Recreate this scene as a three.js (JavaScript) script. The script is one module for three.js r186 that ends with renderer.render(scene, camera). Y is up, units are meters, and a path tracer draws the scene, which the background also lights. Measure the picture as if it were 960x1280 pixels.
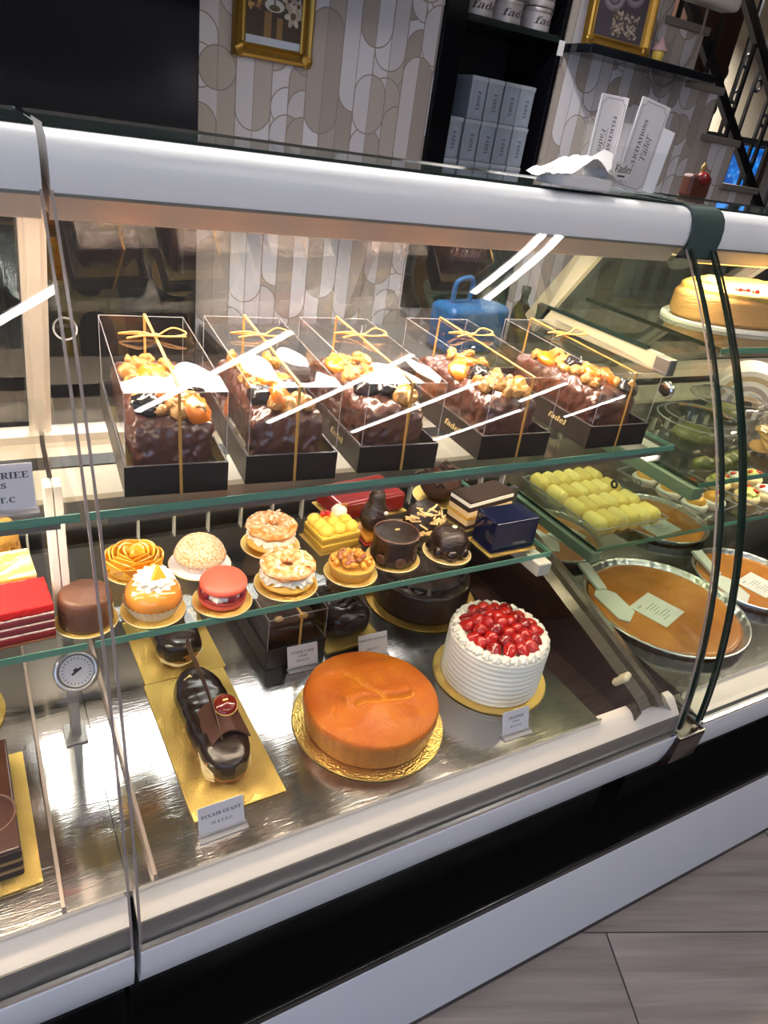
import * as THREE from 'three';
import { RoundedBoxGeometry } from 'three/addons/geometries/RoundedBoxGeometry.js';
import { mergeGeometries, mergeVertices, toCreasedNormals } from 'three/addons/utils/BufferGeometryUtils.js';
import { ImprovedNoise } from 'three/addons/math/ImprovedNoise.js';
import { RectAreaLightUniformsLib } from 'three/addons/lights/RectAreaLightUniformsLib.js';
RectAreaLightUniformsLib.init();

// ---------------------------------------------------------------- camera, sky, exposure
const scene = new THREE.Scene();
const renderer = new THREE.WebGLRenderer({ antialias: true });
renderer.toneMapping = THREE.LinearToneMapping;
renderer.toneMappingExposure = 1.0;
renderer.shadowMap.enabled = true;
const E = 1.5;                                                  // eye height; heights below are given from it
const camera = new THREE.PerspectiveCamera(71.43, 0.75, 0.05, 60);
{
  const right = new THREE.Vector3(0.86944, 0.14002, 0.47378), up = new THREE.Vector3(0.12263, 0.86782, -0.48151), back = new THREE.Vector3(-0.47858, 0.47675, 0.73734);
  camera.position.set(0, E, 0);
  camera.quaternion.setFromRotationMatrix(new THREE.Matrix4().makeBasis(right, up, back));
}
scene.add(camera);
const SKY = 1.0;
scene.background = new THREE.Color().setRGB(1.5 * SKY, 1.95 * SKY, 3.0 * SKY);   // overcast blue daylight, enters by the shop windows
const CASE_LIGHT = new THREE.Color().setRGB(1.0, 0.79, 0.585), SHOP_LIGHT = new THREE.Color().setRGB(1.0, 0.95, 0.90);
const CASE_POWER = 52, SHOP_POWER = 23, UNSEEN_PANEL_POWER = 7, UNSEEN_STRIP_POWER = 72;

// ---------------------------------------------------------------- helpers
const V2 = (x, y) => new THREE.Vector2(x, y), V3 = (x, y, z) => new THREE.Vector3(x, y, z);
function rng(seed) { let a = seed >>> 0; return () => { a = (a + 0x6D2B79F5) >>> 0; let t = a; t = Math.imul(t ^ (t >>> 15), t | 1); t ^= t + Math.imul(t ^ (t >>> 7), t | 61); return ((t ^ (t >>> 14)) >>> 0) / 4294967296; }; }
const PN = new ImprovedNoise();
const noise = (x, y, z) => PN.noise(x + 31.7, y + 11.3, z + 7.9);
const fbm = (x, y, z, o = 4) => { let s = 0, a = 0.5; for (let i = 0; i < o; i++) { s += a * noise(x, y, z); x *= 2.03; y *= 2.03; z *= 2.03; a *= 0.5; } return s; };
const taken = {};
function numbered(n) { const k = taken[n] = (taken[n] ?? -1) + 1; return k ? n + '_' + String(k).padStart(3, '0') : n; }
function tag(o, label, category, group, kind) { if (label) o.userData.label = label; if (category) o.userData.category = category; if (group) o.userData.group = group; if (kind) o.userData.kind = kind; return o; }
function thing(name, label, category, [x, y, z] = [0, 0, 0], turn = 0, group) {
  const o = new THREE.Group(); o.name = numbered(name); o.position.set(x, y, z); o.rotation.y = turn; scene.add(o);
  return tag(o, label, category, group);
}
function mesh(name, g, m, parent = scene, at) {
  const geo = Array.isArray(g) ? merge(g) : g, o = new THREE.Mesh(geo, m);
  o.name = parent === scene ? numbered(name) : name; o.castShadow = o.receiveShadow = true;
  if (at) o.position.set(...at);
  parent.add(o); return o;
}
function struct(name, g, m, label, category, at) { return tag(mesh(name, g, m, scene, at), label, category, null, 'structure'); }
function merge(list) { return mergeGeometries(list.map((g) => { const q = g.index ? g.toNonIndexed() : g.clone(); for (const k of Object.keys(q.attributes)) if (!['position', 'normal', 'uv', 'color'].includes(k)) q.deleteAttribute(k); return q; })); }
function bx(w, h, d, x = 0, y = 0, z = 0) { return new THREE.BoxGeometry(w, h, d).translate(x, y, z); }              // x, z centre; y centre
function rb(w, h, d, r = 0.004, x = 0, y = 0, z = 0, s = 2) { return new RoundedBoxGeometry(w, h, d, s, Math.min(r, w / 2.01, h / 2.01, d / 2.01)).translate(x, y, z); }
function span(x0, x1, y0, y1, z0, z1, r) { const a = [x1 - x0, y1 - y0, z1 - z0, (x0 + x1) / 2, (y0 + y1) / 2, (z0 + z1) / 2]; return r ? rb(a[0], a[1], a[2], r, a[3], a[4], a[5]) : bx(...a); }
function lathe(pts, seg = 40) { return new THREE.LatheGeometry(pts.map((p) => V2(p[0], p[1])), seg); }
function tube(pts, r, seg = 24, rad = 6, closed = false) { return new THREE.TubeGeometry(new THREE.CatmullRomCurve3(pts.map((p) => V3(...p)), closed), seg, r, rad, closed); }
function bar(a, b, w, d) { const A = V3(...a), B = V3(...b), L = A.distanceTo(B), g = new THREE.BoxGeometry(w, L, d); g.applyQuaternion(new THREE.Quaternion().setFromUnitVectors(V3(0, 1, 0), B.clone().sub(A).normalize())); return g.translate((A.x + B.x) / 2, (A.y + B.y) / 2, (A.z + B.z) / 2); }
function prism(pts, depth, bevel = 0) {                                                                               // outline in x, y; extruded along +z
  const s = new THREE.Shape(pts.map((p) => V2(p[0], p[1])));
  return new THREE.ExtrudeGeometry(s, { depth, bevelEnabled: bevel > 0, bevelSize: bevel, bevelThickness: bevel, bevelSegments: 2, curveSegments: 8 });
}
function profileX(pts, x0, x1) {                                                                                      // outline in (z, y rel. to eye) swept along x
  const g = prism(pts.map(([z, y]) => [-z, y + E]), x1 - x0); g.rotateY(Math.PI / 2); return toCreasedNormals(g.translate(x0, 0, 0), 0.5);
}
function sheetX(pts, x0, x1, nx = 1) {                                                                                // open profile (z, y rel.) swept along x, one smooth sheet
  const pos = [], uv = [], idx = [], n = pts.length;
  for (let i = 0; i < n; i++) for (let j = 0; j <= nx; j++) { const t = j / nx; pos.push(x0 + (x1 - x0) * t, pts[i][1] + E, pts[i][0]); uv.push(t * (x1 - x0), i / (n - 1)); }
  for (let i = 0; i < n - 1; i++) for (let j = 0; j < nx; j++) { const a = i * (nx + 1) + j, b = a + nx + 1; idx.push(a, b, a + 1, b, b + 1, a + 1); }
  return built(pos, uv, idx);
}
function built(pos, uv, idx) {
  const g = new THREE.BufferGeometry(); g.setAttribute('position', new THREE.Float32BufferAttribute(pos, 3)); if (uv) g.setAttribute('uv', new THREE.Float32BufferAttribute(uv, 2));
  if (idx) g.setIndex(idx); g.computeVertexNormals(); return g;
}
function quad(a, b, c, d) { return built([...a, ...b, ...c, ...d], [0, 0, 1, 0, 1, 1, 0, 1], [0, 1, 2, 0, 2, 3]); }
function bumpy(g, amp, f, seed = 0, o = 3) {                                                                          // push vertices along their normals by noise
  const q = g.index ? g : mergeVertices(g); const p = q.attributes.position, n = q.attributes.normal;
  for (let i = 0; i < p.count; i++) { const d = amp * 2 * fbm(p.getX(i) * f + seed, p.getY(i) * f, p.getZ(i) * f + seed * 0.7, o); p.setXYZ(i, p.getX(i) + n.getX(i) * d, p.getY(i) + n.getY(i) * d, p.getZ(i) + n.getZ(i) * d); }
  q.computeVertexNormals(); return q;
}
function ball(r, sx = 1, sy = 1, sz = 1, w = 16, h = 12) { return mergeVertices(new THREE.SphereGeometry(r, w, h).deleteAttribute('uv')).scale(sx, sy, sz); }
function ballU(r, sx = 1, sy = 1, sz = 1, w = 16, h = 12) { const g = new THREE.SphereGeometry(r, w, h); g.scale(sx, sy, sz); return g; }
function roundGrid(w, h, d, r, n = 0.004) {                                                                            // rounded block with an even grid of vertices, ready for bumpy()
  const g = mergeVertices(new THREE.BoxGeometry(w, h, d, Math.ceil(w / n), Math.ceil(h / n), Math.ceil(d / n)).deleteAttribute('uv').deleteAttribute('normal')), p = g.attributes.position, v = V3(0, 0, 0), c = V3(0, 0, 0);
  for (let i = 0; i < p.count; i++) { v.fromBufferAttribute(p, i); c.set(Math.max(-w / 2 + r, Math.min(w / 2 - r, v.x)), Math.max(-h / 2 + r, Math.min(h / 2 - r, v.y)), Math.max(-d / 2 + r, Math.min(d / 2 - r, v.z))); v.sub(c); const L = v.length(); if (L > 1e-9) v.multiplyScalar(r / Math.max(L, r)); v.add(c); p.setXYZ(i, v.x, v.y, v.z); }
  g.computeVertexNormals(); return g;
}
const put = (g, x, y, z, ry = 0, rx = 0, rz = 0) => g.clone().applyMatrix4(new THREE.Matrix4().makeRotationFromEuler(new THREE.Euler(rx, ry, rz, 'YXZ'))).translate(x, y, z);
function metresUV(g, s = 1) {                                                                                         // box-projected uv in metres
  const q = g.index ? g.toNonIndexed() : g, p = q.attributes.position, n = q.attributes.normal, uv = new Float32Array(p.count * 2);
  for (let i = 0; i < p.count; i++) { const ax = Math.abs(n.getX(i)), ay = Math.abs(n.getY(i)), az = Math.abs(n.getZ(i)); let u, v; if (ay >= ax && ay >= az) { u = p.getX(i); v = p.getZ(i); } else if (az >= ax) { u = p.getX(i); v = p.getY(i); } else { u = p.getZ(i); v = p.getY(i); } uv[2 * i] = u * s; uv[2 * i + 1] = v * s; }
  q.setAttribute('uv', new THREE.BufferAttribute(uv, 2)); return q;
}
// ---------------------------------------------------------------- textures
function dataTex(w, h, f, srgb = false) {
  const d = new Uint8Array(w * h * 4);
  for (let y = 0; y < h; y++) for (let x = 0; x < w; x++) { const c = f(x / w, y / h, x, y), i = (y * w + x) * 4; const a = Array.isArray(c) ? c : [c, c, c]; for (let k = 0; k < 3; k++) d[i + k] = Math.max(0, Math.min(255, Math.round(a[k] * 255))); d[i + 3] = 255; }
  const t = new THREE.DataTexture(d, w, h); t.wrapS = t.wrapT = THREE.RepeatWrapping; t.magFilter = THREE.LinearFilter; t.minFilter = THREE.LinearMipmapLinearFilter; t.generateMipmaps = true;
  if (srgb) t.colorSpace = THREE.SRGBColorSpace; t.needsUpdate = true; return t;
}
function canvasTex(w, h, draw) { const c = document.createElement('canvas'); c.width = w; c.height = h; draw(c.getContext('2d'), w, h); const t = new THREE.CanvasTexture(c); t.colorSpace = THREE.SRGBColorSpace; t.wrapS = t.wrapT = THREE.RepeatWrapping; return t; }
const rep = (t, x, y = x) => { const q = t.clone(); q.repeat.set(x, y); q.needsUpdate = true; return q; };
const tile = (u, f) => [Math.cos(u * Math.PI * 2) * f, Math.sin(u * Math.PI * 2) * f];
const grainTex = dataTex(256, 256, (u, v) => { const [a, b] = tile(u, 3), [c, d] = tile(v, 3); return 0.5 + 0.9 * fbm(a + c * 0.5, b + d, c - b * 0.3, 5); });
const fineTex = dataTex(256, 256, (u, v) => { const [a, b] = tile(u, 9), [c, d] = tile(v, 9); return 0.5 + 0.9 * fbm(a + c * 0.5, b + d, c - b * 0.3, 4); });
const R0 = rng(5);
const scratchTex = (() => { const n = 512, d = new Float32Array(n * n).fill(0.5); for (let k = 0; k < 1500; k++) { const y = R0() * n, x = R0() * n, L = 20 + R0() * 160, s = (R0() - 0.5) * 0.35; const a = (R0() - 0.5) * 0.5; for (let i = 0; i < L; i++) { const xx = (Math.floor(x + i) + n) % n, yy = (Math.floor(y + i * s) + n) % n; d[yy * n + xx] += a; } } return dataTex(n, n, (u, v, x, y) => d[y * n + x] * 0.5 + 0.25 + 0.25 * fbm(u * 8, v * 8, 0, 3)); })();
// ---------------------------------------------------------------- materials
function M(o) { const { hex, lin, ...q } = o; const m = new THREE.MeshPhysicalMaterial({ roughness: 0.6, ...q }); if (hex !== undefined) m.color.set(hex); if (lin) m.color.setRGB(...lin); m.side = THREE.DoubleSide; return m; }
const pane = M({ lin: [0.97, 0.985, 0.975], transmission: 1, thickness: 0, roughness: 0, ior: 1.5, name: 'clear glass' });
const panePlastic = M({ lin: [0.97, 0.97, 0.98], transmission: 1, thickness: 0, roughness: 0.0, ior: 1.55, name: 'clear plastic' });
const paneShelf = M({ lin: [0.90, 0.955, 0.93], transmission: 1, thickness: 0, roughness: 0, ior: 1.5, name: 'shelf glass' });
const paneEnd = M({ lin: [0.86, 0.91, 0.83], transmission: 1, thickness: 0, roughness: 0, ior: 1.5, name: 'green end glass' });
const paneRear = M({ lin: [0.80, 0.78, 0.76], transmission: 1, thickness: 0, roughness: 0.0, ior: 1.9, name: 'rear door glass' });
const paneRearDarkened = M({ lin: [0.30, 0.33, 0.27], transmission: 1, thickness: 0, roughness: 0.0, ior: 1.7, name: 'darkened rear glass' });  // rear glass darkened to stand in for a dark reflection
const edgeGreen = M({ lin: [0.15, 0.36, 0.27], roughness: 0.15, transmission: 0.35, thickness: 0, name: 'green glass edge' });
const edgeDark = M({ lin: [0.012, 0.024, 0.020], roughness: 0.12, name: 'dark glass edge' });
const edgePale = M({ lin: [0.42, 0.36, 0.33], roughness: 0.2, transmission: 0.4, thickness: 0, name: 'pale glass edge' });
const plasticEdge = M({ lin: [0.70, 0.70, 0.74], roughness: 0.25, transmission: 0.75, thickness: 0, name: 'plastic fold' });
const steel = M({ lin: [0.40, 0.39, 0.39], metalness: 1, roughness: 0.14, roughnessMap: null, bumpMap: rep(scratchTex, 2.2), bumpScale: 0.00035, name: 'scratched steel' });
const steelDull = M({ lin: [0.42, 0.41, 0.40], metalness: 1, roughness: 0.38, bumpMap: rep(scratchTex, 3), bumpScale: 0.0003, name: 'dull steel' });
const chrome = M({ lin: [0.75, 0.74, 0.73], metalness: 1, roughness: 0.12, name: 'chrome' });
const foil = M({ lin: [0.80, 0.80, 0.80], metalness: 1, roughness: 0.28, bumpMap: rep(fineTex, 3), bumpScale: 0.0006, name: 'foil' });
const whiteAlu = M({ lin: [0.70, 0.70, 0.70], roughness: 0.34, metalness: 0.0, clearcoat: 0.3, clearcoatRoughness: 0.25, name: 'white coated aluminium' });
const cream = M({ lin: [0.82, 0.74, 0.66], roughness: 0.4, name: 'cream plastic' });
const alu = M({ lin: [0.66, 0.60, 0.54], metalness: 0.6, roughness: 0.42, name: 'anodised aluminium' });
const greyChannel = M({ lin: [0.20, 0.19, 0.175], roughness: 0.35, metalness: 0.5, name: 'grey channel' });
const blackPlastic = M({ lin: [0.012, 0.011, 0.011], roughness: 0.3, name: 'black plastic' });
const brownPlastic = M({ lin: [0.022, 0.009, 0.006], roughness: 0.26, clearcoat: 0.15, name: 'dark brown plastic' });
const granite = M({ lin: [0.012, 0.012, 0.013], roughness: 0.08, map: null, name: 'polished black granite' });
const laminate = M({ lin: [0.70, 0.71, 0.74], roughness: 0.32, name: 'white laminate' });
const gold = M({ lin: [0.80, 0.57, 0.17], metalness: 1, roughness: 0.30, bumpMap: rep(fineTex, 3), bumpScale: 0.0016, name: 'gold card' });
const goldEdge = M({ lin: [0.82, 0.66, 0.34], roughness: 0.5, metalness: 0.3, name: 'gold card rim' });
const chocGloss = M({ lin: [0.018, 0.008, 0.0055], roughness: 0.24, clearcoat: 0.2, clearcoatRoughness: 0.1, bumpMap: rep(grainTex, 2), bumpScale: 0.0012, name: 'dark chocolate glaze' });
const chocMat = M({ lin: [0.085, 0.034, 0.020], roughness: 0.42, bumpMap: rep(fineTex, 2), bumpScale: 0.0006, name: 'chocolate' });
const chocCrumb = M({ lin: [0.055, 0.024, 0.015], roughness: 0.8, bumpMap: rep(fineTex, 3), bumpScale: 0.003, name: 'chocolate crumb' });
const chocMilk = M({ lin: [0.13, 0.055, 0.032], roughness: 0.35, name: 'milk chocolate' });
const creamWhite = M({ lin: [0.86, 0.83, 0.72], roughness: 0.5, name: 'whipped cream' });
const sugar = M({ lin: [0.90, 0.88, 0.84], roughness: 0.85, name: 'icing sugar' });
const paperWhite = M({ lin: [0.82, 0.80, 0.82], roughness: 0.75, name: 'white paper' });
const paperCup = M({ lin: [0.78, 0.74, 0.76], roughness: 0.7, name: 'paper cup' });
const amberGlaze = M({ lin: [0.72, 0.27, 0.045], roughness: 0.16, clearcoat: 0.5, clearcoatRoughness: 0.1, name: 'amber glaze' });
const choux = M({ lin: [0.66, 0.30, 0.075], roughness: 0.55, bumpMap: rep(fineTex, 2), bumpScale: 0.003, name: 'baked choux' });
const biscuit = M({ lin: [0.62, 0.36, 0.11], roughness: 0.6, bumpMap: rep(fineTex, 2), bumpScale: 0.0015, name: 'biscuit' });
const apricot = M({ lin: [0.74, 0.19, 0.008], roughness: 0.28, clearcoat: 0.3, name: 'dried apricot' });
const prune = M({ lin: [0.010, 0.009, 0.012], roughness: 0.2, clearcoat: 0.4, bumpMap: rep(fineTex, 1), bumpScale: 0.004, name: 'prune' });
const walnut = M({ lin: [0.44, 0.23, 0.07], roughness: 0.5, bumpMap: rep(fineTex, 1), bumpScale: 0.003, name: 'walnut' });
const raffia = M({ lin: [0.52, 0.27, 0.06], roughness: 0.5, name: 'raffia' });
const berryRed = M({ lin: [0.46, 0.010, 0.005], roughness: 0.10, clearcoat: 0.6, clearcoatRoughness: 0.06, name: 'strawberry' });
const berryDark = M({ lin: [0.27, 0.006, 0.005], roughness: 0.10, clearcoat: 0.6, clearcoatRoughness: 0.06, name: 'dark strawberry' });
const lemon = M({ lin: [0.88, 0.62, 0.09], roughness: 0.45, name: 'lemon cream' });
const ink = M({ lin: [0.02, 0.02, 0.022], roughness: 0.7, name: 'ink' });
const goldLeaf = M({ lin: [0.92, 0.74, 0.32], metalness: 0.7, roughness: 0.35, name: 'gold leaf' });
function printed(tex, rough = 0.6) { return M({ map: tex, roughness: rough }); }

// ================================================================ THE ROOM
const X0 = -2.6, X1 = 6.4, ZF = 3.6, ZP = -2.6, ZB = -4.6, CEIL = E + 1.38;
const paperPrint = (seed, count, light, dark, line, ground) => canvasTex(1024, 2048, (c, w, h) => {
  const r = rng(seed), N = 16, cw = w / N;
  c.fillStyle = ground; c.fillRect(0, 0, w, h);
  for (let i = 0; i < N; i++) { c.fillStyle = r() < 0.5 ? light[i % 3] : dark[i % 3]; c.fillRect(i * cw, 0, cw, h); }
  c.lineWidth = 3.5;
  const one = (x, y, hh, a, b) => {
    const rr = cw;
    const path = () => { c.beginPath(); c.moveTo(x, y + rr); c.arc(x + rr, y + rr, rr, Math.PI, 0); c.lineTo(x + 2 * rr, y + hh - rr); c.arc(x + rr, y + hh - rr, rr, 0, Math.PI); c.closePath(); };
    c.save(); path(); c.clip(); c.fillStyle = a; c.fillRect(x, y, rr, hh); c.fillStyle = b; c.fillRect(x + rr, y, rr, hh); c.strokeStyle = line; c.lineWidth = 2.5; c.beginPath(); c.moveTo(x + rr, y); c.lineTo(x + rr, y + hh); c.stroke(); c.restore();
    path(); c.strokeStyle = line; c.lineWidth = 4; c.stroke();
  };
  for (let k = 0; k < count; k++) {
    const i = Math.floor(r() * N), y = Math.floor(r() * 24) * h / 24, hh = cw * (2.0 + Math.floor(r() * 5)) , lf = r() < 0.5, a = (lf ? light : dark)[Math.floor(r() * 3)], b = (r() < 0.72 ? (lf ? dark : light) : (lf ? light : dark))[Math.floor(r() * 3)];
    for (const dx of [0, -w]) for (const dy of [0, -h]) one(i * cw + dx, y + dy, hh, a, b);
  }
});
const wallpaperTex = paperPrint(77, 190, ['#dcd8de', '#d3ced2', '#e2dfe6'], ['#b5aaa3', '#beb4ac', '#aca099'], '#968a82', '#dbd8de');
const wallpaper = M({ map: rep(wallpaperTex, 1 / 0.98, 1 / 1.96), roughness: 0.55, name: 'wallpaper' });
const plaster = M({ lin: [0.72, 0.68, 0.60], roughness: 0.9, bumpMap: rep(fineTex, 2), bumpScale: 0.0008 });
const plasterWarm = M({ lin: [0.74, 0.64, 0.48], roughness: 0.9 });
const unseenDarkWall = M({ lin: [0.085, 0.07, 0.06], roughness: 0.7, bumpMap: rep(grainTex, 2), bumpScale: 0.001, name: 'unseen dark wall' });  // unseen walls kept dark so the front glass mirrors no haze
const ceilingPaint = M({ lin: [0.78, 0.77, 0.75], roughness: 0.95 });
const trimTaupe = M({ lin: [0.22, 0.19, 0.17], roughness: 0.6 });
const blackLacquer = M({ lin: [0.004, 0.004, 0.006], roughness: 0.16, specularIntensity: 0.35, name: 'black lacquer' });
const blackMatt = M({ lin: [0.008, 0.0075, 0.009], roughness: 0.5, name: 'black board' });
const darkWood = M({ lin: [0.045, 0.016, 0.008], roughness: 0.35, name: 'dark brown wood' });
const iron = M({ lin: [0.008, 0.008, 0.010], roughness: 0.4, metalness: 0.3, name: 'black iron' });

// floor: large wood-look planks laid at an angle to the counter
const plankTex = [0, 1, 2].map((s) => dataTex(512, 256, (u, v) => { const n = fbm(u * 3 + s * 9, v * 14, s, 5), k = fbm(u * 9, v * 60 + s * 5, s + 3, 3), b = fbm(u * 1.6 + 4, v * 2.5 + s * 3, s + 8, 3); const t = 0.57 + 0.12 * n + 0.05 * k + 0.18 * b; return [t * 1.04, t * 0.955, t * 0.93]; }, true));
const plankMats = plankTex.map((t) => M({ map: t, roughness: 0.42, bumpMap: t, bumpScale: 0.0006, name: 'wood-look plank' }));
const floor = struct('floor', span(X0 - 0.1, X1 + 0.1, -0.1, -0.003, ZB - 0.1, ZF + 0.1), M({ lin: [0.05, 0.045, 0.042], roughness: 0.8 }), 'greyish brown wood-look plank floor of the shop', 'floor');
{
  const a = -0.412, ca = Math.cos(a), sa = Math.sin(a), L = 1.2, W = 0.3, g = rb(L - 0.003, 0.012, W - 0.003, 0.0015, 0, -0.006, 0, 1); g.rotateY(a);
  // one corner joint stands at (1.075, -0.485)
  for (let j = -6; j < 9; j++) for (let i = -5; i < 6; i++) {
    const u = (i + 0.5) * L + (j & 1 ? 0.55 : 0), v = (j + 0.5) * W, x = 1.075 + u * ca + v * sa, z = -0.485 - u * sa + v * ca;
    if (x < -2 || x > 6 || z < -0.45 - 0.35 || z > 3.2) continue;
    mesh('plank', g, plankMats[(i * 7 + j * 5 + 100) % 3], floor, [x, 0, z]);
  }
}
struct('ceiling', span(X0 - 0.1, X1 + 0.1, CEIL, CEIL + 0.1, ZB - 0.1, ZF + 0.1), ceilingPaint, 'plain pale plaster ceiling above the shop', 'ceiling');
struct('wall_left', [span(X0 - 0.1, X0, 0, CEIL, ZB, 0.4), span(X0 - 0.1, X0, 0, 0.35, 0.4, 3.3), span(X0 - 0.1, X0, E + 1.15, CEIL, 0.4, 3.3), span(X0 - 0.1, X0, 0, CEIL, 3.3, ZF)], plaster, 'pale plaster wall closing the shop beside the counter', 'wall');
struct('wall_right', span(X1, X1 + 0.1, 0, CEIL, ZB, ZF), unseenDarkWall, 'unseen side wall kept dark beyond the staircase', 'wall');
struct('wall_back', span(X0, X1, 0, CEIL, ZB - 0.1, ZB), plasterWarm, 'warm cream plaster wall behind the staircase', 'wall');
// unseen shop front behind the camera, window placed to light the counter with daylight
const unseenWinX = [[-2.4, -0.2]];
struct('wall_front', [span(X0, X1, 0, 0.35, ZF, ZF + 0.1), span(X0, X1, E + 1.15, CEIL, ZF, ZF + 0.1), span(X0, -2.4, 0.35, E + 1.15, ZF, ZF + 0.1), span(-0.2, X1, 0.35, E + 1.15, ZF, ZF + 0.1)], unseenDarkWall, 'unseen shop front wall kept dark with a wide window opening', 'wall');
unseenWinX.forEach(([a, b], i) => {
  const w = struct('window_' + (i + 1), [span(a, b, 0.35, 0.40, ZF, ZF + 0.06), span(a, b, E + 1.10, E + 1.15, ZF, ZF + 0.06), span(a, a + 0.05, 0.35, E + 1.15, ZF, ZF + 0.06), span(b - 0.05, b, 0.35, E + 1.15, ZF, ZF + 0.06), span((a + b) / 2 - 0.025, (a + b) / 2 + 0.025, 0.35, E + 1.15, ZF, ZF + 0.06)], blackMatt, 'wide black-framed unseen shop window letting daylight onto the counter', 'window');
  for (const [p, q] of [[a + 0.05, (a + b) / 2 - 0.025], [(a + b) / 2 + 0.025, b - 0.05]]) mesh('unseen_window_pane', quad([p, 0.4, ZF + 0.03], [q, 0.4, ZF + 0.03], [q, E + 1.1, ZF + 0.03], [p, E + 1.1, ZF + 0.03]), pane, w);
});
{  // unseen side window, placed to let in daylight clear of the glass reflections
  const w = struct('window_2', [span(X0 - 0.06, X0, 0.35, 0.40, 0.4, 3.3), span(X0 - 0.06, X0, E + 1.1, E + 1.15, 0.4, 3.3), span(X0 - 0.06, X0, 0.4, E + 1.1, 0.4, 0.45), span(X0 - 0.06, X0, 0.4, E + 1.1, 3.25, 3.3), span(X0 - 0.06, X0, 0.4, E + 1.1, 1.825, 1.875)], blackMatt, 'black-framed unseen shop window letting daylight in through the side wall', 'window');
  for (const [p, q] of [[0.45, 1.825], [1.875, 3.25]]) mesh('unseen_window_pane', quad([X0 - 0.03, 0.4, p], [X0 - 0.03, 0.4, q], [X0 - 0.03, E + 1.1, q], [X0 - 0.03, E + 1.1, p]), pane, w);
}
struct('pavement', [span(-10, 6, -0.15, -0.02, ZF + 0.1, ZF + 8), span(-10, X0 - 0.1, -0.15, -0.02, -2, ZF + 0.1)], M({ lin: [0.25, 0.25, 0.26], roughness: 0.9 }), 'grey street pavement outside the shop windows', 'pavement');

// papered partition behind the counter, with a recess for the black shelf unit
const NX0 = 1.60, NX1 = 2.15, NB = E - 0.67;
struct('wall_partition', [span(X0, NX0, 0, CEIL, ZP - 0.12, ZP), span(NX0, NX1, 0, NB, ZP - 0.12, ZP)].map((g) => metresUV(g)), wallpaper, 'white and taupe wallpapered wall with elongated oval pattern behind the counter', 'wall');
const stepPts = [[NX1, 0], [3.62, 0], [3.62, E - 0.06], [3.36, E - 0.06], [3.36, E + 0.13], [3.13, E + 0.13], [3.13, E + 0.32], [2.92, E + 0.32], [2.92, E + 0.515], [2.70, E + 0.515], [2.70, E + 0.71], [2.48, E + 0.71], [2.48, CEIL], [NX1, CEIL]];
{
  const s = struct('wall_stair', metresUV(prism(stepPts, 0.12).translate(0, 0, ZP - 0.12)), wallpaper, 'wallpapered stair wall with a stepped edge', 'wall');
  for (const [x0, x1, y] of [[3.34, 3.64, -0.06], [3.10, 3.38, 0.13], [2.89, 3.15, 0.32], [2.67, 2.94, 0.515], [2.45, 2.72, 0.71]]) mesh('stair_tread', rb(x1 - x0, 0.03, 1.0, 0.006, (x0 + x1) / 2, E + y + 0.012, ZP - 0.485), trimTaupe, s);
}
struct('unseen_bulkhead', [span(1.62, 3.75, E + 0.50, CEIL, -1.75, -1.62), span(3.62, 3.75, E + 0.62, CEIL, ZP, -1.75)], ceilingPaint, 'unseen dropped ceiling block that shades the stair wall', 'unseen_bulkhead');  // unseen block out of view, placed to keep lamp light off the stair wall
// ---------------------------------------------------------------- the black shelf unit in its recess
{
  const u = thing('shelf_unit', 'tall black shelf unit with tins and slim boxes set into the papered wall', 'shelf', [0, 0, 0]);
  const D = ZP - 0.30;
  mesh('back_panel', span(NX0, NX1, NB, CEIL - 0.02, D - 0.02, D), blackMatt, u);
  mesh('side_panel', span(NX0, NX0 + 0.09, NB, CEIL - 0.02, D, ZP + 0.02, 0.003), blackLacquer, u);
  mesh('side_panel', span(NX1 - 0.022, NX1, NB, CEIL - 0.02, D, ZP + 0.02, 0.003), blackLacquer, u);
  mesh('shelf_board', span(NX0 + 0.09, NX1 - 0.022, E + 0.355, E + 0.378, D, ZP + 0.02, 0.003), M({ lin: [0.010, 0.016, 0.016], roughness: 0.1 }), u);
  mesh('shelf_board', span(NX0 + 0.09, NX1 - 0.022, E - 0.27, E - 0.235, D, ZP + 0.02, 0.003), blackLacquer, u);
  const front = mesh('front_panel', span(NX0, NX1, NB, E - 0.27, ZP, ZP + 0.02, 0.003), blackLacquer, u);
  const t = canvasTex(256, 128, (c, w, h) => { c.fillStyle = '#0c0b0d'; c.fillRect(0, 0, w, h); c.fillStyle = '#9a97a0'; c.font = 'italic 64px serif'; c.textAlign = 'center'; c.fillText('fadel', w / 2, 96); c.font = '40px serif'; c.fillText('❋', w / 2, 34); });
  mesh('logo', new THREE.PlaneGeometry(0.17, 0.085).translate(1.895, E - 0.43, ZP + 0.0215), printed(t, 0.3), front);
  const tagm = mesh('shelf_label', bx(0.028, 0.05, 0.003, NX1 - 0.011, E + 0.34, ZP + 0.023), paperWhite, u);
}
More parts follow.
